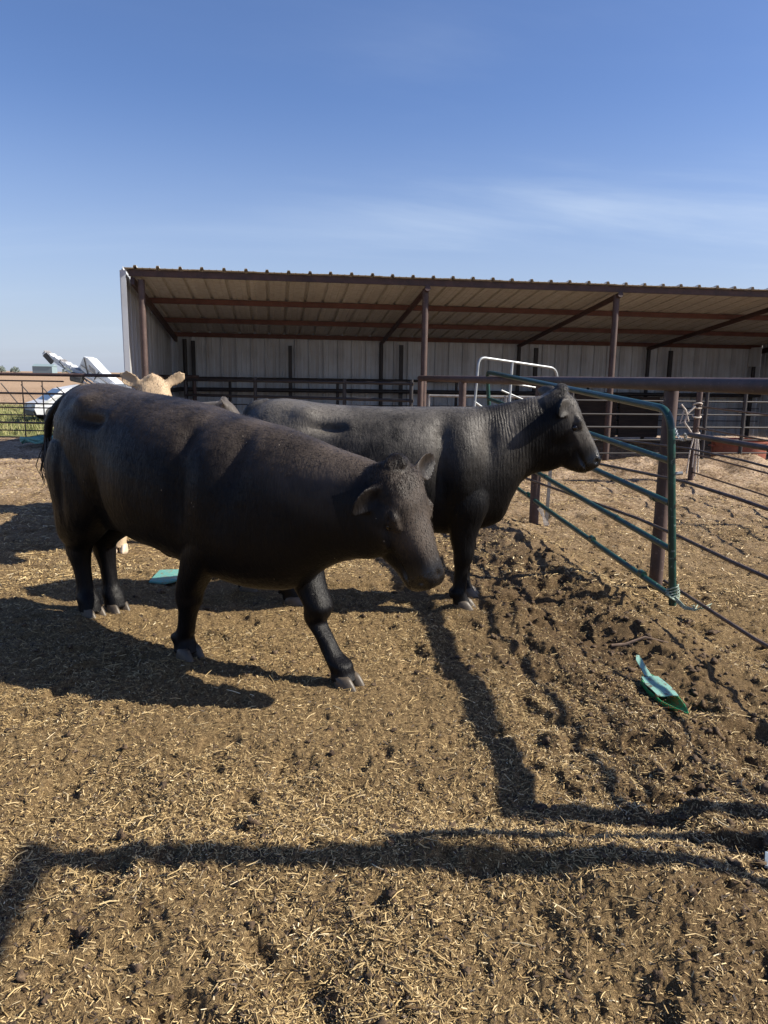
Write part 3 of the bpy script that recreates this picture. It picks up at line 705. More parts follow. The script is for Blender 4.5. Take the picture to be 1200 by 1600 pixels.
# ------------------------------------------------------------------ machinery and car beyond the left fence
mc = empty('conveyor_machine', (-9.6, 24.2, 0), 0, 'white farm conveyor with a raised paddle boom standing beyond the left fence', 'machine')
def q(px, z): return (px, z)
A = Vector((-1.35, 0, 2.08)); B = Vector((1.2, 0, .72)); d = (B - A).normalized(); up_ = Vector((-d.z, 0, d.x)) 
if up_.z < 0: up_ = -up_
for y_ in (-.22, .22):
    MB().bar(A + Vector((0, y_, 0)), B + Vector((0, y_, 0)), .03, .10, up=up_).build('boom_rail', M['white'], mc)
    MB().bar(A + Vector((.25, y_, -.2)), B + Vector((-.2, y_, -.3)), .03, .05, up=up_).build('boom_rail', M['white'], mc)
for k in range(15):
    c = A.lerp(B, k / 14 * .9 + .02)
    MB().bar(c + Vector((0, -.24, .05)), c + Vector((0, .24, .05)), .02, .05 if k % 2 else .035, up=up_).bar(c + up_ * .075 + d * -.07, c + up_ * .03 + d * .05, .42, .012, up=up_).build('paddle', M['galv_dull'] if k % 3 == 0 else M['white'], mc)
for k in range(6):
    c = A.lerp(B, .2 + .13 * k); MB().bar(c + Vector((0, -.24, .0)), c + Vector((.18, -.24, -.22 - .02 * k)), .025, .025, up=(0, 1, 0)).build('truss_strut', M['white'] if k % 2 else M['darkmetal'], mc)
MB().bar(A + Vector((.05, -.2, -.04)), A + Vector((.28, -.2, -.30)), .16, .09, up=(0, 1, 0)).build('boom_tip', M['darkmetal'], mc)
# hopper: slanted white box with an opening
hv = [(.45, -.5, 1.35), (1.55, -.5, .82), (1.75, -.5, .40), (.75, -.5, .60), (.32, -.5, 1.62), (.62, -.5, 1.86), (1.42, -.5, 1.24)]
V = [(-.18, -.35, 1.64), (-.01, -.35, 1.98), (.12, -.35, 1.93), (.51, -.35, 1.50), (.98, -.35, 1.14), (.75, -.35, 1.0), (.2, -.35, 1.30)]
mb = MB(); mb.add(V + [(a, .4, c) for a, b, c in V], [(6, 5, 4, 3, 2, 1, 0), (7, 8, 9, 10, 11, 12, 13)] + [(i, (i + 1) % 7, (i + 1) % 7 + 7, i + 7) for i in range(7)]); mb.build('hopper', M['white'], mc)
for a_, b_ in (((-.10, -.38, 1.72), (.90, -.38, 1.02)), ((.02, -.38, 1.93), (.12, -.38, 1.36)), ((.46, -.38, 1.50), (.30, -.38, 1.26))):
    MB().bar(a_, b_, .03, .035, up=(0, 1, 0)).build('hopper_brace', M['darkmetal'] if a_[0] > 0 else M['galv_dull'], mc)
for a_, b_ in (((-.3, -.5, .62), (.9, -.5, .80)), ((-.2, -.5, 1.05), (.6, -.5, .35)), ((.5, -.5, 1.0), (1.1, -.5, .3)), ((.9, -.5, 1.15), (1.75, -.5, .75))):
    MB().bar(a_, b_, .05, .05, up=(0, 1, 0)).build('frame_strut', M['white'], mc)
MB().add([(.14, -.37, 1.74), (.34, -.37, 1.56), (.36, -.37, 1.40), (.18, -.37, 1.52), (.14, -.355, 1.74), (.34, -.355, 1.56), (.36, -.355, 1.40), (.18, -.355, 1.52)], [(0, 1, 2, 3), (7, 6, 5, 4), (0, 4, 5, 1), (1, 5, 6, 2), (2, 6, 7, 3), (3, 7, 4, 0)]).build('hopper_window', M['galv_dull'], mc)
MB().box((1.28, 0, .86), (.95, 1.1, .56)).build('engine_housing', M['white'], mc)
MB().box((.4, 0, .35), (2.6, .8, .12)).build('chassis', M['darkmetal'], mc)
for x_ in (-.5, 1.9):
    for y_ in (-.55, .55):
        mb = MB(); mb.tube([(x_, y_ - .1, .36), (x_, y_ + .1, .36)], .36, 20); tw_ = mb.build('wheel', M['darkmetal'], mc, True)
pipe('exhaust_drum', [(-.45, -.3, 1.35), (-.1, -.3, 1.28)], .15, M['darkmetal'], mc, 16)

car = empty('parked_car', (-10.42, 23.0, 0), R(38), 'white parked car mostly hidden behind the near bull\'s tail', 'car')
prof = [(-.95, .28), (-1.02, .48), (-.98, .66), (-.55, .80), (.05, 1.22), (.9, 1.38), (2.2, 1.34), (2.9, .95), (3.2, .9), (3.25, .4), (3.1, .28)]
mb = MB(); n = len(prof)
for yy, ins in ((-.86, 0), (-.80, 1), (.80, 1), (.86, 0)):
    pass
V = []
for yy in (-.85, .85): V += [(x, yy * (.86 if z > .85 else 1), z) for x, z in prof]
mb.add(V, [tuple(range(n)), tuple(range(2 * n - 1, n - 1, -1))] + [(i, n + i, n + (i + 1) % n, (i + 1) % n) for i in range(n)])
mb.build('body', M['white'], car)
glass = Mat('car_glass'); glass.set(Base_Color=(.05, .09, .13, 1), Roughness=.08); glass = glass.m
MB().bar((-.50, 0, .835), (.03, 0, 1.215), 1.30, .012, up=(-.6, 0, .8)).build('windscreen', glass, car)
MB().add([(.12, -.745, .90), (2.3, -.745, .90), (2.1, -.738, 1.26), (.75, -.738, 1.29), (.12, -.735, .90), (2.3, -.735, .90), (2.1, -.728, 1.26), (.75, -.728, 1.29)], [(0, 1, 2, 3), (7, 6, 5, 4), (0, 4, 5, 1), (1, 5, 6, 2), (2, 6, 7, 3), (3, 7, 4, 0)]).build('side_window', glass, car)
MB().box((-1.0, 0, .33), (.12, 1.6, .16)).build('bumper', M['darkmetal'], car)
for y_ in (-.6, .6): MB().box((-.99, y_, .58), (.06, .3, .09)).build('headlight', M['galv'], car)
for x_ in (-.35, 2.4):
    for y_ in (-.78, .78):
        w_ = MB().tube([(x_, y_ - .09, .3), (x_, y_ + .09, .3)], .3, 20).build('wheel', M['darkmetal'], car, True)
        MB().tube([(x_, y_ - .1 * (1 if y_ < 0 else -1), .3), (x_, y_ - .095 * (1 if y_ < 0 else -1), .3)], .18, 14).build('rim', M['galv'], w_, True)

car.scale = (.80, .80, .80); car.location.x += .25; sc_.scale = (.90, .80, .9)
# ------------------------------------------------------------------ far horizon
hzm = Mat('distant_green_roof'); hzm.set(Base_Color=(.20, .27, .29, 1), Roughness=.7)
barn = empty('distant_barn', (-262, 575, 0), 0, 'low grey-green barn on the far horizon at left', 'barn')
MB().box((0, 0, 2.6), (15, 9, 5.2)).build('wall', hzm.m, barn)
MB().add([(-7.8, -4.8, 5.2), (7.8, -4.8, 5.2), (7.8, 4.8, 5.2), (-7.8, 4.8, 5.2), (-7.8, 0, 7.0), (7.8, 0, 7.0)], [(0, 1, 5, 4), (2, 3, 4, 5), (0, 4, 3), (1, 2, 5), (3, 2, 1, 0)]).build('roof', hzm.m, barn)
bm_ = Mat('distant_foliage'); bm_.set(Base_Color=bm_.ramp(bm_.noise(.8, 4), [(.35, (.10, .13, .12)), (.65, (.17, .20, .17))]), Roughness=.9)
bt = Mat('distant_bark'); bt.set(Base_Color=(.15, .12, .10, 1), Roughness=.9)
for i, (x, y, h, wd) in enumerate(((-244, 575, 6.2, 9), (-285, 575, 4.8, 7), (-293, 570, 5.6, 6), (-190, 640, 4.0, 10), (-170, 640, 4.6, 8), (-150, 650, 3.6, 9), (-318, 600, 4.2, 12))):
    t_ = empty('distant_tree', (x, y, 0), 0, ('round dark bush right of the far barn', 'small bush just left of the far barn', 'second bush left of the far barn', 'low bushes on the horizon left of the white machine', 'taller bush on the horizon behind the white machine', 'low scrub on the horizon near the shed corner', 'low scrub at the far left end of the horizon')[i], 'tree')
    pipe('trunk', [(0, 0, -.3), (0, 0, h * .5)], .35, bt.m, t_, 8)
    mb = MB()
    for k in range(260):
        a = rng.uniform(0, 6.28); rr = rng.random() ** .5 * wd / 2; zz = h * (.15 + .85 * rng.random() * math.sqrt(max(0, 1 - (rr / (wd / 2)) ** 2)))
        c = Vector((rr * math.cos(a), rr * math.sin(a), zz)); u1 = Vector(rng.normal(0, 1, 3)).normalized(); u2 = u1.orthogonal().normalized(); s2 = rng.uniform(.25, .7)
        mb.add([c - u1 * s2, c + u2 * s2, c + u1 * s2, c - u2 * s2], [(0, 1, 2, 3)])
    mb.build('crown', bm_.m, t_)

# ------------------------------------------------------------------ cattle
def ring_loft(mb, st, n=36, pw=2.3, closed_cap=True):
    """st: list of (top, bottom, halfwidth, lateral, widest fraction, power) -> closed skin of superelliptic rings"""
    base = len(mb.v); nr = len(st)
    for s in st:
        top, bot, hw = Vector(s[0]), Vector(s[1]), s[2]; lat = Vector(s[3]).normalized() if s[3] else Vector((0, 1, 0))
        wf = s[4] if len(s) > 4 else .5; p = s[5] if len(s) > 5 else pw
        c = bot.lerp(top, wf); ut = top - c; ub = bot - c
        for k in range(n):
            t = 2 * math.pi * k / n; cs, sn = math.cos(t), math.sin(t)
            x = math.copysign(abs(cs) ** (2 / p), cs); y = math.copysign(abs(sn) ** (2 / p), sn)
            mb.v.append(tuple(c + lat * hw * x + (ut * y if y > 0 else ub * -y)))
    for i in range(nr - 1):
        for k in range(n):
            a = base + i * n + k; b = base + i * n + (k + 1) % n
            mb.f.append((a, b, b + n, a + n))
    mb.f.append(tuple(base + k for k in range(n - 1, -1, -1))); mb.f.append(tuple(base + (nr - 1) * n + k for k in range(n)))

def catmull(st, sub=4):
    """resample stations smoothly: every entry is a flat list of floats"""
    A = np.array(st, float); out = []
    for i in range(len(A) - 1):
        p0 = A[max(i - 1, 0)]; p1 = A[i]; p2 = A[i + 1]; p3 = A[min(i + 2, len(A) - 1)]
        for j in range(sub):
            t = j / sub; out.append(.5 * ((2 * p1) + (-p0 + p2) * t + (2 * p0 - 5 * p1 + 4 * p2 - p3) * t * t + (-p0 + 3 * p1 - 3 * p2 + p3) * t ** 3))
    out.append(A[-1]); return np.array(out)

def leg_mb(mb, pts, n=22):
    """pts: (x, y, z, rx, ry)"""
    P = catmull(pts, 4); base = len(mb.v); nr = len(P)
    for x, y, z, rx, ry in P:
        for k in range(n):
            t = 2 * math.pi * k / n; cs, sn = math.cos(t), math.sin(t); mb.v.append((x + max(rx, .005) * math.copysign(abs(cs) ** .82, cs), y + max(ry, .005) * math.copysign(abs(sn) ** .82, sn), z))
    for i in range(nr - 1):
        for k in range(n):
            a = base + i * n + k; b = base + i * n + (k + 1) % n; mb.f.append((b, a, a + n, b + n))
    mb.f.append(tuple(base + k for k in range(n))); mb.f.append(tuple(base + (nr - 1) * n + k for k in range(n - 1, -1, -1)))

def hind(h, side, hip, sc=1.0, zt=1.06):
    x, y = h; s = side; hx, hy = hip
    return [(hx - .02, hy, zt, .17 * sc, .11 * sc), (hx + .0, hy + .015 * s, zt - .16, .23 * sc, .135 * sc), (hx + .04, hy + .02 * s, .74, .215 * sc, .125 * sc), (hx * .8 + x * .2 + .01, hy + .015 * s, .62, .175 * sc, .11 * sc),
            (x * .6 + hx * .4 - .05, hy * .6 + y * .4, .52, .135 * sc, .092 * sc), (x * .9 + hx * .1 - .090, y, .445, .092 * sc, .060 * sc), (x - .085, y, .385, .074 * sc, .054 * sc), (x - .058, y, .29, .050 * sc, .042 * sc),
            (x - .037, y, .18, .046 * sc, .041 * sc), (x - .018, y, .12, .061 * sc, .056 * sc), (x, y, .085, .058 * sc, .056 * sc), (x + .01, y, .04, .062 * sc, .060 * sc)]
def fore(h, side, sh, sc=1.0, knee=None, zt=.95):
    x, y = h; s = side; sx_, sy_ = sh
    kx, ky = knee if knee else (x * .75 + sx_ * .25, y * .75 + sy_ * .25)
    return [(sx_ + .03, sy_ - .03 * s, zt, .14 * sc, .07 * sc), (sx_ + .01, sy_ - .015 * s, .80, .155 * sc, .09 * sc), (sx_, sy_, .66, .135 * sc, .098 * sc), (sx_ * .7 + kx * .3, sy_ * .7 + ky * .3, .55, .103 * sc, .086 * sc), (sx_ * .3 + kx * .7, sy_ * .3 + ky * .7, .45, .080 * sc, .073 * sc),
            (kx + .010, ky, .375, .068 * sc, .066 * sc), (kx + .004, ky, .325, .062 * sc, .060 * sc), (kx - .002, ky, .285, .048 * sc, .050 * sc), (kx * .65 + x * .35 - .005, ky * .6 + y * .4, .22, .044 * sc, .042 * sc), (kx * .35 + x * .65 - .01, ky * .3 + y * .7, .155, .046 * sc, .044 * sc),
            (x - .024, y, .12, .058 * sc, .056 * sc), (x - .003, y, .08, .052 * sc, .054 * sc), (x + .01, y, .04, .060 * sc, .063 * sc)]

HEAD = [(-.07, -.055, .16, .075), (-.03, -.015, .24, .105), (.03, .012, .32, .122), (.08, .016, .365, .130), (.14, .012, .375, .132), (.19, .004, .365, .130), (.24, .000, .330, .112), (.30, .000, .270, .092), (.36, .000, .225, .077), (.41, .000, .198, .073), (.455, -.004, .180, .078), (.485, -.012, .160, .074), (.507, -.034, .112, .056)]
def head_frame(P, a, left):
    a = Vector(a).normalized(); l = Vector(left); l = (l - a * l.dot(a)).normalized(); n = a.cross(l)
    return Vector(P), a, l, n          # n points out of the forehead when (a down the face, l to the animal's left)

def make_animal(name, label, cat, loc, yaw, body, neck, headp, legs, hooves, mats, scale=1.0, tail=None, wrinkle=None, bumps=(), jaw=1.0, voxel=.0072, scar=None, wr_amp=1.0, ears=None, hs=1.0, sheath=None, group=None, hairs=0, lit_depth=.55):
    root = empty(name, loc, yaw, label, cat, group)
    P, a, l, nrm = head_frame(*headp)
    if nrm.dot(Vector((1, 0, .4))) < 0: nrm = -nrm
    mb = MB()
    # trunk + neck stations as flat vectors: top3, bottom3, hw, lateral3, widest, power
    st = []
    for x, zt_, zb, hw, wf, pw_ in body: st.append((x, 0, zt_, x, 0, zb, hw, 0, 1, 0, wf, pw_))
    for (tx, ty, tz), (bx, by, bz), hw, f in neck:
        lat = Vector((0, 1, 0)).lerp(l, f).normalized(); st.append((tx, ty, tz, bx, by, bz, hw, *lat, .5, 2.15))
    S = catmull(st, 3)
    ring_loft(mb, [((s[0], s[1], s[2]), (s[3], s[4], s[5]), max(s[6], .01), (s[7], s[8], s[9]), s[10], s[11]) for s in S], 44)
    H = catmull(HEAD, 3) * hs; H[:, 2] *= 1 + (jaw - 1) * sstep(.0, .2, H[:, 0]) * sstep(.52, .40, H[:, 0])
    ring_loft(mb, [(tuple(P + a * u_ + nrm * t), tuple(P + a * (u_ + .0) + nrm * (t - dp)), hw, tuple(l), .52, 3.1 - 1.9 * max(0, u_ - .2)) for u_, t, dp, hw in H], 36)
    for lg in legs: leg_mb(mb, [(x, y, z, rx, ry) for x, y, z, rx, ry in lg])
    if sheath:
        mb.tube([sheath[0], sheath[1], sheath[2]], [.05, .045, .012], 14)
    # poll knob and brow ridges
    def hp(u_, n_, w_): return P + a * (u_ * hs) + nrm * (n_ * hs) + l * (w_ * hs)
    for w_ in (-1, 1):
        mb.tube([hp(.13, -.04, w_ * .098), hp(.175, -.035, w_ * .113), hp(.225, -.045, w_ * .098)], [.016, .019, .014], 12)
    mb.tube([hp(-.035, -.045, -.06), hp(-.045, -.03, 0), hp(-.035, -.045, .06)], [.03, .048, .03], 14)
    # dewclaws behind each fetlock and lids round the eyes
    for hx, hy, ang in hooves:
        for sg in (-1, 1): mb.tube([(hx - .045, hy + .022 * sg, .125), (hx - .078, hy + .030 * sg, .098), (hx - .084, hy + .031 * sg, .085)], [.020, .016, .009], 10)
    for w_ in (-1, 1):
        mb.tube([hp(.170, -.062, w_ * .118), hp(.190, -.055, w_ * .124), hp(.214, -.067, w_ * .114)], [.006, .007, .005], 8)
        mb.tube([hp(.177, -.100, w_ * .122), hp(.197, -.109, w_ * .122), hp(.217, -.099, w_ * .112)], [.005, .006, .005], 8)
        mb.tube([hp(.425, -.040, w_ * .048), hp(.455, -.036, w_ * .058), hp(.478, -.052, w_ * .052)], [.010, .013, .010], 8)
    # ears: flattened leaves with a cup
    for sgn, e in zip((1, -1), ears):
        base, tip, nup, wid = e        # head coordinates (u, n, w) for base and tip, cup-facing normal, half width
        b0, t0 = hp(*base), hp(*tip); d = (t0 - b0); L_ = d.length; d.normalize()
        nn = (a * nup[0] + nrm * nup[1] + l * nup[2]); nn = (nn - d * nn.dot(d)).normalized(); sd_ = d.cross(nn)
        rings = []
        for f, wf_, th in ((-.12, .45, .028), (.0, .52, .026), (.15, .72, .019), (.35, 1.0, .013), (.55, 1.0, .011), (.75, .80, .010), (.9, .5, .008), (1.0, .16, .006)):
            rings.append((b0 + d * L_ * f, wid * wf_ * hs, th * hs, min(max(f, 0), .8)))
        base_i = len(mb.v); n = 18
        for c, w_, th, f in rings:
            for k in range(n):
                t = 2 * math.pi * k / n; x = math.cos(t); y = math.sin(t)
                cup = (x * x) * w_ * .55 * min(1, f * 3)
                mb.v.append(tuple(c + sd_ * w_ * x + nn * (th * y + cup - w_ * .2 * min(1, f * 3))))
        nr = len(rings)
        for i in range(nr - 1):
            for k in range(n):
                A_ = base_i + i * n + k; B_ = base_i + i * n + (k + 1) % n; mb.f.append((A_, B_, B_ + n, A_ + n))
        mb.f.append(tuple(base_i + k for k in range(n - 1, -1, -1))); mb.f.append(tuple(base_i + (nr - 1) * n + k for k in range(n)))
    if tail:
        pts, r0, r1 = tail[0], tail[1], tail[2]
        T = catmull(pts, 4); m_ = len(T)
        mb.tube([tuple(p) for p in T], [r0 + (r1 - r0) * i / (m_ - 1) for i in range(m_)], 12)
    raw = mb.build('tmp', None)
    md = raw.modifiers.new('r', 'REMESH'); md.mode = 'VOXEL'; md.voxel_size = voxel; md.adaptivity = 0
    sm = raw.modifiers.new('s', 'SMOOTH'); sm.factor = .5; sm.iterations = 5
    dg = bpy.context.evaluated_depsgraph_get(); dg.update()
    me = bpy.data.meshes.new_from_object(raw.evaluated_get(dg))
    bpy.data.objects.remove(raw)
    nv = len(me.vertices); co = np.empty(nv * 3, np.float32); me.vertices.foreach_get('co', co); co = co.reshape(-1, 3).astype(float)
    no = np.empty(nv * 3, np.float32); me.vertices.foreach_get('normal', no); no = no.reshape(-1, 3).astype(float)
    # muscle and hollow sculpting
    disp = np.zeros(nv)
    for c, r, amp in bumps:
        r = np.array(r if isinstance(r, tuple) else (r, r, r)); dd = ((co - np.array(c)) / r) ** 2
        disp += amp * np.exp(-dd.sum(1))
    rel = co - np.array(P); hu = rel @ np.array(a) / hs; hn = rel @ np.array(nrm) / hs; hw_ = rel @ np.array(l) / hs
    inh = sstep(-.05, .05, hu)
    for (u_, n_, w_), r, amp in (((.197, -.082, .12), (.030, .022, .05), -.006), ((.468, -.050, .040), (.015, .014, .03), -.034), ((.42, -.128, .07), (.08, .008, .06), -.018),
                                 ((.24, -.10, .10), (.08, .02, .05), .008), ((.13, -.20, .11), (.09, .07, .06), .012), ((.27, -.03, .0), (.1, .04, .03), .006), ((.46, -.02, .0), (.02, .03, .012), -.006), ((.21, -.03, .075), (.05, .03, .03), -.006)):
        for sg in ((1, -1) if w_ else (1,)):
            dd = ((hu - u_) / r[0]) ** 2 + ((hn - n_) / r[1]) ** 2 + ((hw_ - w_ * sg) / r[2]) ** 2
            disp += amp * np.exp(-dd) * inh
    # loose low-frequency skin relief
    nz = fbm(co[:, 0] * 1.0 + co[:, 1] * .6, co[:, 2] + co[:, 1] * .5, 5.5, 3); legmask = sstep(.45, .65, co[:, 2])
    disp += .0032 * nz * legmask
    wr = np.zeros(nv)
    if wrinkle:
        for c, r in wrinkle:
            dd = ((co - np.array(c)) / np.array(r)) ** 2; wr = np.maximum(wr, wr_amp * np.exp(-dd.sum(1)))
    co += no * disp[:, None]
    me.vertices.foreach_set('co', co.astype(np.float32).ravel()); me.update()
    at = me.attributes.new('wrinkle', 'FLOAT', 'POINT'); at.data.foreach_set('value', wr.astype(np.float32))
    if scar:
        dmin = np.full(nv, 9.)
        for (ax_, az_), (bx_, bz_) in zip(scar[:-1], scar[1:]):
            t = np.clip(((co[:, 0] - ax_) * (bx_ - ax_) + (co[:, 2] - az_) * (bz_ - az_)) / ((bx_ - ax_) ** 2 + (bz_ - az_) ** 2), 0, 1)
            dmin = np.minimum(dmin, np.hypot(co[:, 0] - ax_ - t * (bx_ - ax_), co[:, 2] - az_ - t * (bz_ - az_)))
        sc_a = sstep(.018, .006, dmin) * (co[:, 1] < 0)
        sa_ = me.attributes.new('scar', 'FLOAT', 'POINT'); sa_.data.foreach_set('value', sc_a.astype(np.float32))
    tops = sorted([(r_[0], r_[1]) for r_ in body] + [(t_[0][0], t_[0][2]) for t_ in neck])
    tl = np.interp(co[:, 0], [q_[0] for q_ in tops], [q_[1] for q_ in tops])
    lit_dust = sstep(-lit_depth, -.04, co[:, 2] - tl) * (co[:, 0] > tops[0][0] - .02)  # paler back and forehead: sunlight painted into the coat, with some dust
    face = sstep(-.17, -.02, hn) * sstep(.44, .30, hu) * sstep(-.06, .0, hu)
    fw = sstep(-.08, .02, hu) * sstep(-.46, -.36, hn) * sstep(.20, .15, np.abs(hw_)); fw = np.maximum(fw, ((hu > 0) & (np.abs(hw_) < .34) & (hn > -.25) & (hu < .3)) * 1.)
    lit_dust = np.clip(lit_dust * (1 - fw) + face * fw, 0, 1) * sstep(.5, .7, co[:, 2])
    da_ = me.attributes.new('lit_dust', 'FLOAT', 'POINT'); da_.data.foreach_set('value', lit_dust.astype(np.float32))
    hd = me.attributes.new('headm', 'FLOAT', 'POINT'); hd.data.foreach_set('value', (sstep(.36, .46, hu) * (np.abs(hw_) < .15) * (np.abs(hn + .08) < .2)).astype(np.float32))
    me.polygons.foreach_set('use_smooth', np.full(len(me.polygons), True))
    link('body', me, mats[0], root); me.name = 'body'
    # eyes
    for sg in (1, -1):
        c = hp(.195, -.082, .114 * sg)
        mb = MB(); n = 12
        for i in range(1, 8):
            ph = math.pi * i / 8
            mb.v += [tuple(c + Vector((math.sin(ph) * math.cos(2 * math.pi * k / n), math.sin(ph) * math.sin(2 * math.pi * k / n), math.cos(ph))) * .021 * hs) for k in range(n)]
        for i in range(6): mb.f += [(i * n + k, i * n + (k + 1) % n, (i + 1) * n + (k + 1) % n, (i + 1) * n + k) for k in range(n)]
        mb.f += [tuple(range(n - 1, -1, -1)), tuple(6 * n + k for k in range(n))]
        mb.build('eye', M['eye'], root, True, False)
    # cloven hooves
    for hx, hy, ang in hooves:
        for sg in (-1, 1):
            mb = MB(); n = 14; ca, sa = math.cos(ang), math.sin(ang)
            lv = [(0.0, .070, .034, .012), (.025, .066, .034, .008), (.05, .056, .032, 0), (.07, .046, .029, -.006), (.08, .030, .020, -.008)]
            for z, rx, ry, off in lv:
                for k in range(n):
                    t = 2 * math.pi * k / n; x = rx * math.cos(t) + off + .010; y = ry * math.sin(t) * (1 - .28 * max(0, math.cos(t))) + sg * .036 
                    x += .0; mb.v.append((hx + x * ca - y * sa, hy + x * sa + y * ca, z - .008))
            for i in range(len(lv) - 1): mb.f += [(i * n + k, i * n + (k + 1) % n, (i + 1) * n + (k + 1) % n, (i + 1) * n + k) for k in range(n)]
            mb.f += [tuple(range(n - 1, -1, -1)), tuple((len(lv) - 1) * n + k for k in range(n))]
            mb.build('hoof', mats[1], root, True, False)
    if tail and len(tail) > 3:
        e = Vector(tail[0][-1]); mb = MB(); Ls = tail[3]
        for k in range(110):
            ax, ay = rng.normal(0, .018), rng.normal(0, .018); ln = Ls * rng.uniform(.45, 1.05); z0 = rng.uniform(-.02, .12)
            mb.tube([e + Vector((ax * .2, ay * .2, z0)), e + Vector((ax, ay, -ln * .35)), e + Vector((ax * 1.5 + rng.normal(0, .006), ay * 1.5, -ln * .7)), e + Vector((ax * 1.1 + rng.normal(0, .01), ay * 1.1, -ln))], [.003, .004, .003, .0008], 4, False)
        mb.build('tail_switch', mats[2], root, True, False)
    # short guard hairs lying along the coat: sampled over the skin, longer on the poll and ears
    nf = len(me.polygons); cen = np.empty(nf * 3, np.float32); me.polygons.foreach_get('center', cen); cen = cen.reshape(-1, 3).astype(float)
    fn = np.empty(nf * 3, np.float32); me.polygons.foreach_get('normal', fn); fn = fn.reshape(-1, 3).astype(float)
    rel = cen - np.array(P); hu = rel @ np.array(a) / hs; hn = rel @ np.array(nrm) / hs; hl = rel @ np.array(l) / hs
    head_m = (hu > -.14) & (hu < .42) & (np.abs(hn + .12) < .32) & (np.abs(hl) < .32)
    poll_m = (hu > -.13) & (hu < .07) & (hn > -.11) & (np.abs(hl) < .11); ear_m = head_m & (np.abs(hl) > .135) & (hu < .3)
    wgt = np.where(cen[:, 2] > .75, .6, .05) + 1.2 * head_m * (hu < .40) + .3 * poll_m - 9 * ear_m
    wgt = np.maximum(wgt, 0) * ((hu < .37) | ~head_m)
    ns_ = int(hairs)
    if ns_:
        idx = rng.choice(nf, ns_, p=wgt / wgt.sum()); C = cen[idx] + rng.normal(0, .004, (ns_, 3)); N = fn[idx]
        hm = head_m[idx][:, None]; flow = np.where(hm, np.array(a)[None] * 1.0 + np.array(l)[None] * np.sign(hl[idx])[:, None] * .25, np.array([-.8, 0, -.75])[None])
        flow = np.where(ear_m[idx][:, None], np.array(l)[None] * np.sign(hl[idx])[:, None] + np.array(a)[None] * .5, flow)
        flow = flow + rng.normal(0, .22, (ns_, 3)) + np.where(poll_m[idx], .25, 0)[:, None] * rng.normal(0, 1, (ns_, 3))
        flow = flow - N * (flow * N).sum(1)[:, None]; flow /= np.linalg.norm(flow, axis=1)[:, None] + 1e-6
        ln = np.where(poll_m[idx], .014, np.where(ear_m[idx], .014, np.where(head_m[idx], .007, .014))) * rng.uniform(.6, 1.3, ns_)
        lift = np.where(poll_m[idx] | ear_m[idx], .28, .12)
        sdv = np.cross(N, flow); wv_ = rng.uniform(.0010, .0022, ns_)[:, None]
        B0 = C - N * .002
        V = np.stack([B0 - sdv * wv_, B0 + sdv * wv_, B0 + flow * ln[:, None] + N * (ln * lift)[:, None]], 1).reshape(-1, 3)
        hme = mesh_np('coat_hair', V, np.arange(ns_ * 3).reshape(-1, 3), True)
        vi = np.empty(nf * 4, np.int32); ntot = np.empty(nf, np.int32); me.polygons.foreach_get('loop_start', ntot)
        li = np.empty(len(me.loops), np.int32); me.loops.foreach_get('vertex_index', li)
        hda = hme.attributes.new('lit_dust', 'FLOAT', 'POINT'); hda.data.foreach_set('value', np.repeat(lit_dust[li[ntot[idx]]], 3).astype(np.float32))
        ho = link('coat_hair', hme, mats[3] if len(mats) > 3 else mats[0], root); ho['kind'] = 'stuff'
    return root, me, hp

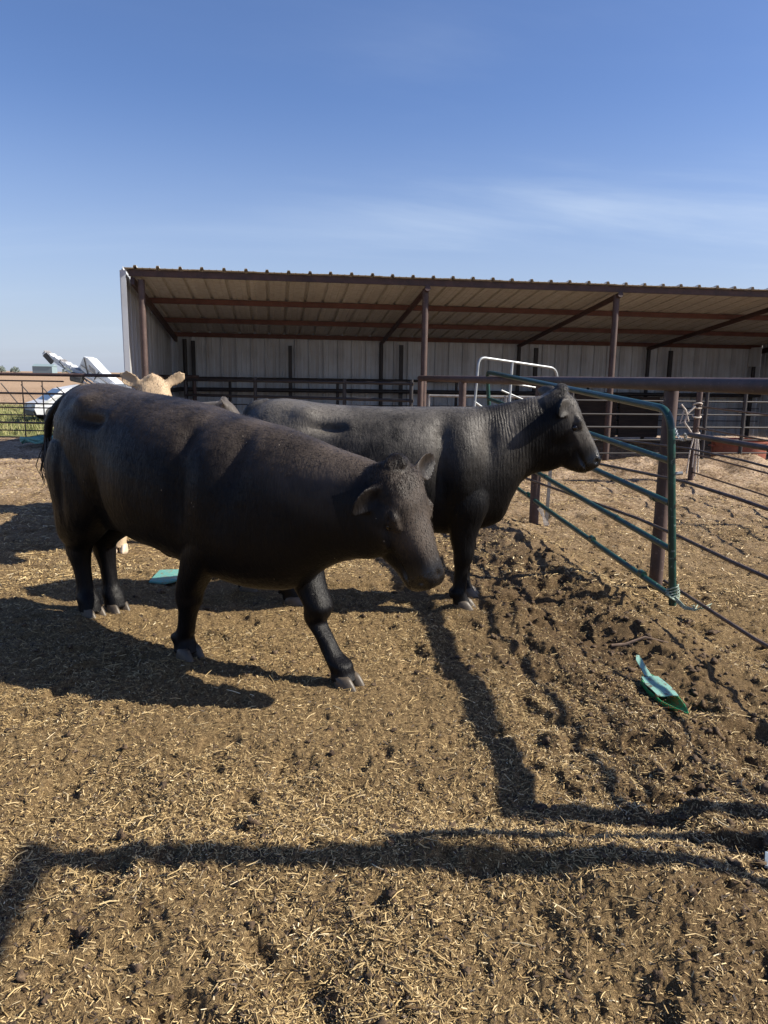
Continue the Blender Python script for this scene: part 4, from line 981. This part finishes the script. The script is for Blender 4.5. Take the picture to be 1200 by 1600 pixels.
def coat(name, base, top, rough, fleck=0., neckdark=None, sheen=.25, sheen_c=(.5, .47, .45), spec=.35, z0=.85):
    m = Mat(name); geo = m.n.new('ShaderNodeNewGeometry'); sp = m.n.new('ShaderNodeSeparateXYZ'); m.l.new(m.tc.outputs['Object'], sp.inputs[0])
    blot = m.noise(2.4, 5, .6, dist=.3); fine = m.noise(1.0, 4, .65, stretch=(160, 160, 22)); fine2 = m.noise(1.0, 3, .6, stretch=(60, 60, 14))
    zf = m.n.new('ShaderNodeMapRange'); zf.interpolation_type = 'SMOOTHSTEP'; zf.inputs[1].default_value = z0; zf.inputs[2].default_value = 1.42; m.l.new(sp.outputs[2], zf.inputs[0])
    f = m.math('MULTIPLY', m.attr('lit_dust').outputs['Fac'], m.ramp(blot, [(.36, .12), (.60, 1.)]))  # patchy mask for the painted sunlit tone and dust
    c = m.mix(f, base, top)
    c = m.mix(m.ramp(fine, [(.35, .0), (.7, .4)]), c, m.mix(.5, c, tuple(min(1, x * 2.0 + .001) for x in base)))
    # bits of chaff and dust caught in the hair
    if fleck:
        vo = m.n.new('ShaderNodeTexVoronoi'); vo.inputs['Scale'].default_value = 30; m.l.new(m.tc.outputs['Object'], vo.inputs['Vector'])
        fk = m.math('MULTIPLY', m.math('LESS_THAN', vo.outputs['Distance'], .055), m.math('GREATER_THAN', m.noise(9, 2), .60))
        c = m.mix(m.math('MULTIPLY', fk, fleck), c, (.55, .48, .38))
    mz = m.attr('headm').outputs['Fac']
    c = m.mix(m.math('MULTIPLY', m.attr('scar').outputs['Fac'], .75), c, (.33, .32, .34))
    m.set(Base_Color=c, Roughness=m.mix(mz, m.ramp(fine2, [(.3, rough - .06), (.7, rough + .1)]), (.24, .24, .24)))
    m.l.new(m.mix(mz, (spec,) * 3, (.55,) * 3), m.b.inputs['Specular IOR Level'])
    m.b.inputs['Sheen Weight'].default_value = sheen; m.b.inputs['Sheen Roughness'].default_value = .45; m.b.inputs['Sheen Tint'].default_value = (*sheen_c, 1)
    # neck wrinkles: near-vertical folds warped by noise
    wv = m.n.new('ShaderNodeTexWave'); wv.bands_direction = 'X'; wv.inputs['Scale'].default_value = 15; wv.inputs['Distortion'].default_value = 9; wv.inputs['Detail'].default_value = 3; wv.inputs['Detail Scale'].default_value = .9
    mp_ = m.n.new('ShaderNodeMapping'); mp_.inputs['Scale'].default_value = (1, .4, .32); mp_.inputs['Rotation'].default_value = (0, R(12), 0); m.l.new(m.tc.outputs['Object'], mp_.inputs[0]); m.l.new(mp_.outputs[0], wv.inputs['Vector'])
    wr = m.math('MULTIPLY', m.math('MULTIPLY', wv.outputs['Fac'], m.ramp(m.noise(9, 3, .6), [(.38, .15), (.62, 1.)])), m.attr('wrinkle').outputs['Fac'])
    b1 = m.n.new('ShaderNodeBump'); b1.inputs['Strength'].default_value = .7; b1.inputs['Distance'].default_value = .005; m.l.new(wr, b1.inputs['Height'])
    clump = m.noise(1.0, 3, .6, stretch=(24, 24, 8), dist=.6)
    h = m.math('ADD', m.math('MULTIPLY', fine, .7), m.math('ADD', m.math('MULTIPLY', fine2, .7), m.math('MULTIPLY', clump, 1.3)))
    m.bump(h, .6, .006, b1.outputs[0]); return m.m
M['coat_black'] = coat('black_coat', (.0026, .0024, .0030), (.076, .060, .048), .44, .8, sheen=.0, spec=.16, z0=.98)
M['coat_sunlit'] = coat('sunlit_black_coat', (.0026, .0025, .0030), (.118, .108, .097), .44, .25, sheen=.0, spec=.16, z0=.66)  # black coat with sunlight on back and flank painted paler
M['coat_tan'] = coat('cream_tan_coat', (.36, .26, .16), (.46, .345, .22), .6, 0, sheen=.5, sheen_c=(.9, .8, .65))
M['coat_grey'] = coat('grey_brown_coat', (.025, .022, .021), (.06, .050, .042), .6, 0, sheen=.4)
e_ = Mat('dark_eye'); e_.set(Base_Color=(.006, .005, .005, 1), Roughness=.06); M['eye'] = e_.m
M['hoof'] = paint('horn_hoof', (.045, .035, .025), (.10, .078, .054), .5, 0, (.05, .035, .025), 14, .2)
M['hoof_pale'] = paint('pale_hoof', (.42, .33, .24), (.60, .50, .38), .5, 0, (.3, .22, .15), 14, .2)
M['tailhair'] = Mat('tail_hair').set(Base_Color=(.008, .007, .008, 1), Roughness=.4).m

def body_rows(x0, sx, dz):
    base = [(-.92, 1.17, .92, .05, .5, 2.0), (-.885, 1.26, .80, .13, .5, 2.2), (-.80, 1.325, .64, .205, .55, 2.3), (-.68, 1.35, .58, .25, .58, 2.4), (-.55, 1.34, .60, .275, .58, 2.4), (-.40, 1.322, .60, .285, .52, 2.3), (-.22, 1.312, .56, .315, .48, 2.3),
            (0, 1.308, .52, .335, .46, 2.3), (.20, 1.310, .495, .325, .46, 2.3), (.36, 1.312, .475, .290, .45, 2.3), (.50, 1.312, .475, .262, .46, 2.2), (.62, 1.318, .50, .235, .48, 2.2)]
    return [(x0 + (x + .9) * sx, zt_ + dz(x), zb + dz(x) * .3, hw, wf, p) for x, zt_, zb, hw, wf, p in base]

def torso_bumps(x0, sx, dz=0, hipw=.25):
    B = []
    X = lambda x: x0 + (x + .9) * sx
    for s in (1, -1):
        B += [((X(-.50), .20 * s, 1.27 + dz), (.08, .07, .05), .030), ((X(-.35), .25 * s, 1.18 + dz), (.12, .12, .032), -.046), ((X(-.22), .25 * s, 1.19 + dz), (.05, .09, .05), .016), ((X(-.30), .3 * s, .82), (.07, .1, .16), -.036), ((X(-.02), .33 * s, .92), (.24, .1, .22), .022),
              ((X(.36), .27 * s, .90), (.05, .1, .20), -.042), ((X(.36), .22 * s, 1.14 + dz), (.05, .08, .08), -.028), ((X(.50), .24 * s, .95), (.09, .1, .26), .036), ((X(.50), .17 * s, 1.24 + dz), (.07, .08, .07), .010), ((X(.66), .2 * s, 1.10), (.05, .1, .16), -.030),
              ((X(-.84), .14 * s, 1.16 + dz), (.05, .06, .05), .018), ((X(-.72), .22 * s, 1.05), (.10, .1, .10), .010), ((X(-.62), .26 * s, .86), (.03, .1, .16), -.024), ((X(-.64), .2 * s, 1.24 + dz), (.08, .06, .05), -.010),
              ((X(-.38), .25 * s, .68), (.12, .1, .08), -.018), ((X(.60), .22 * s, .70), (.09, .1, .1), .016)]
    return B

# --- far black bull, side on, looking over the gate
ears2 = [((.0, -.06, .11), (-.10, -.13, .25), (.25, .5, .65), .062), ((.02, -.06, -.11), (.07, -.15, -.20), (.3, .75, -.5), .060)]
b2, me2, hp2 = make_animal('bull', 'black bull standing side-on behind the near one, head turned right against the green gate', 'bull', (0, 4.84, 0), 0,
    body_rows(-.9, 1, lambda x: 0),
    [((.74, 0, 1.335), (.775, 0, .56), .20, 0), ((.86, 0, 1.362), (.835, 0, .69), .175, .3), ((.98, 0, 1.385), (.90, 0, .82), .152, .6), ((1.08, 0, 1.395), (1.0, 0, .885), .138, 1), ((1.16, .0, 1.37), (1.09, 0, .90), .12, 1), ((1.24, 0, 1.24), (1.19, 0, .94), .108, 1)],
    ((1.185, -.01, 1.405), (.50, -.02, -.86), (.05, 1, .0)),
    [hind((-.61, -.15), -1, (-.66, -.14)), hind((-.96, .13), 1, (-.72, .14)), fore((.51, -.19), -1, (.52, -.17), 1.0), fore((.57, .10), 1, (.54, .16), 1.0)],
    [(-.60, -.15, 0), (-.95, .13, 0), (.525, -.19, -.35), (.585, .10, -.2)], (M['coat_sunlit'], M['hoof'], M['tailhair']),
    tail=([(-.76, 0, 1.30), (-.87, 0, 1.275), (-.915, 0, 1.15), (-.935, 0, .9), (-.94, .0, .75)], .052, .022, .3),
    wrinkle=[((.80, -.1, 1.15), (.28, .4, .30))], jaw=1.25, voxel=.0084, bumps=torso_bumps(-.9, 1) + [], ears=ears2, hairs=60000,
    sheath=((-.10, 0, .56), (-.02, 0, .50), (.0, 0, .45)))

# --- near black bull, walking toward the right of the camera with lowered head
O1 = (-1.75, 4.47, 0); YAW1 = math.atan2(-.6, .8)
def loc1(X, Y, Z): d = (X - O1[0], Y - O1[1]); return (d[0] * .8 - d[1] * .6, d[0] * .6 + d[1] * .8, Z)
x0 = -.20; sx1 = 1.08
dz1 = lambda x: .085 * float(sstep(.0, -.75, np.array(x))) - .012 * float(sstep(0, .6, np.array(x)))
Pp = loc1(.085, 3.15, 1.10)
def dir1(v): return (v[0] * .8 - v[1] * .6, v[0] * .6 + v[1] * .8, v[2])
ears1 = [((.03, -.06, .11), (-.015, -.085, .30), (.2, .9, .3), .060), ((.03, -.07, -.11), (.10, -.14, -.235), (.35, .85, -.3), .048)]
b1, me1, hp1 = make_animal('bull', 'large black bull walking in front toward the right with its head lowered', 'bull', O1, YAW1,
    [(-.235, 1.22, .95, .05, .5, 2.0), (-.195, 1.32, .80, .14, .5, 2.2), (-.10, 1.405, .66, .22, .55, 2.3), (.05, 1.435, .60, .27, .57, 2.4), (.2, 1.422, .575, .30, .57, 2.4), (.4, 1.40, .575, .31, .52, 2.3), (.6, 1.385, .545, .34, .48, 2.3), (.8, 1.365, .535, .36, .46, 2.3), (1.0, 1.338, .50, .35, .46, 2.3), (1.2, 1.303, .455, .315, .45, 2.3), (1.38, 1.282, .435, .288, .46, 2.2), (1.52, 1.265, .445, .258, .48, 2.2)],
    [((1.62, 0, 1.245), (1.66, 0, .475), .230, 0), ((1.76, .005, 1.21), (1.78, 0, .56), .198, .25), ((1.90, .01, 1.17), (1.90, .01, .635), .170, .5), ((2.04, .02, 1.14), (2.04, .02, .685), .150, .85), ((2.16, .03, 1.10), (2.14, .03, .70), .128, 1), ((2.27, .045, 1.02), (2.24, .04, .76), .118, 1)],
    (Pp, dir1((.34, -.13, -.93)), dir1((.70, .70, .10))),
    [hind((-.02, -.10), -1, (.09, -.15), 1.15, 1.10), hind((.02, .05), 1, (.05, .11), 1.12, 1.10), fore((.998, -.165), -1, (1.22, -.19), 1.06, (1.05, -.175)), fore((1.89, .08), 1, (1.52, .15), 1.06, (1.70, .10))],
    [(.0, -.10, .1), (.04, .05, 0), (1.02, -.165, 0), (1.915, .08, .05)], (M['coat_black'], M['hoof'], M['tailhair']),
    tail=([(-.08, 0, 1.385), (-.20, -.01, 1.355), (-.315, -.045, 1.29), (-.385, -.08, 1.19), (-.405, -.09, 1.06)], .055, .022, .26),
    wr_amp=.35, scar=[(-.122, 1.17), (-.146, 1.13), (-.152, 1.06)], wrinkle=[((1.75, -.15, 1.1), (.25, .3, .25))], jaw=1.08, bumps=torso_bumps(x0, sx1, .06), ears=ears1, hairs=90000,
    sheath=((.60, 0, .56), (.66, 0, .52), (.69, 0, .475)), hs=1.03, lit_depth=.34)

# --- cream steer facing the camera behind the near bull
ears3 = [((.0, -.05, .10), (-.075, -.02, .255), (.5, .85, .0), .058), ((.0, -.05, -.10), (-.10, -.02, -.245), (.5, .85, .0), .062)]
b3, me3, hp3 = make_animal('steer', 'cream tan steer facing the camera, its head showing over the near bull\'s back', 'steer', (-2.08, 6.38, 0), R(-82),
    [(x - .55, zt_ - .06, zb, hw, wf, p) for x, zt_, zb, hw, wf, p in body_rows(-.9, .9, lambda x: -.06)],
    [((.20, 0, 1.20), (.30, 0, .62), .17, 0), ((.36, .03, 1.25), (.40, 0, .78), .14, .3), ((.52, .08, 1.33), (.52, .06, .92), .12, .7), ((.64, .13, 1.37), (.60, .11, 1.0), .11, 1)],
    ((.72, .20, 1.43), (.42, .06, -.9), (-.05, 1, .03)),
    [hind((-1.3, -.14), -1, (-1.25, -.14)), hind((-1.25, .14), 1, (-1.22, .14)), fore((.25, -.20), -1, (.05, -.17)), fore((-.05, .16), 1, (.0, .16))],
    [(-1.3, -.14, 0), (-1.25, .14, 0), (.26, -.20, 0), (-.05, .16, 0)], (M['coat_tan'], M['hoof_pale'], M['tailhair']),
    wrinkle=None, bumps=torso_bumps(-1.45, .9, -.06), ears=ears3, voxel=.015, hairs=25000)
# --- grey-brown animal behind, only an ear and a strip of back in sight
b4, me4, hp4 = make_animal('steer', 'grey-brown steer mostly hidden, one grey ear showing above the near bull\'s back', 'steer', (-2.53, 7.95, 0), R(4),
    [(x, zt_, zb, hw, wf, p) for x, zt_, zb, hw, wf, p in body_rows(-.8, .8, lambda x: -.12)],
    [((.56, 0, 1.20), (.62, 0, .6), .16, 0), ((.68, 0, 1.21), (.68, 0, .74), .13, .5), ((.78, 0, 1.21), (.74, 0, .84), .11, 1)],
    ((.84, 0, 1.21), (.65, 0, -.76), (0, 1, 0)),
    [hind((-.6, -.14), -1, (-.6, -.13), .9, .95), hind((-.62, .14), 1, (-.6, .13), .9, .95), fore((.42, -.14), -1, (.42, -.14), .9, None, .85), fore((.44, .14), 1, (.42, .14), .9, None, .85)],
    [(-.6, -.14, 0), (-.62, .14, 0), (.42, -.14, 0), (.44, .14, 0)], (M['coat_grey'], M['hoof'], M['tailhair']),
    bumps=torso_bumps(-.8, .8, -.12), ears=[((.02, -.05, .10), (-.07, -.02, .20), (.4, .8, .2), .036), ((.02, -.05, -.10), (-.09, -.01, -.19), (.4, .8, -.2), .036)], voxel=.018, hs=.95)
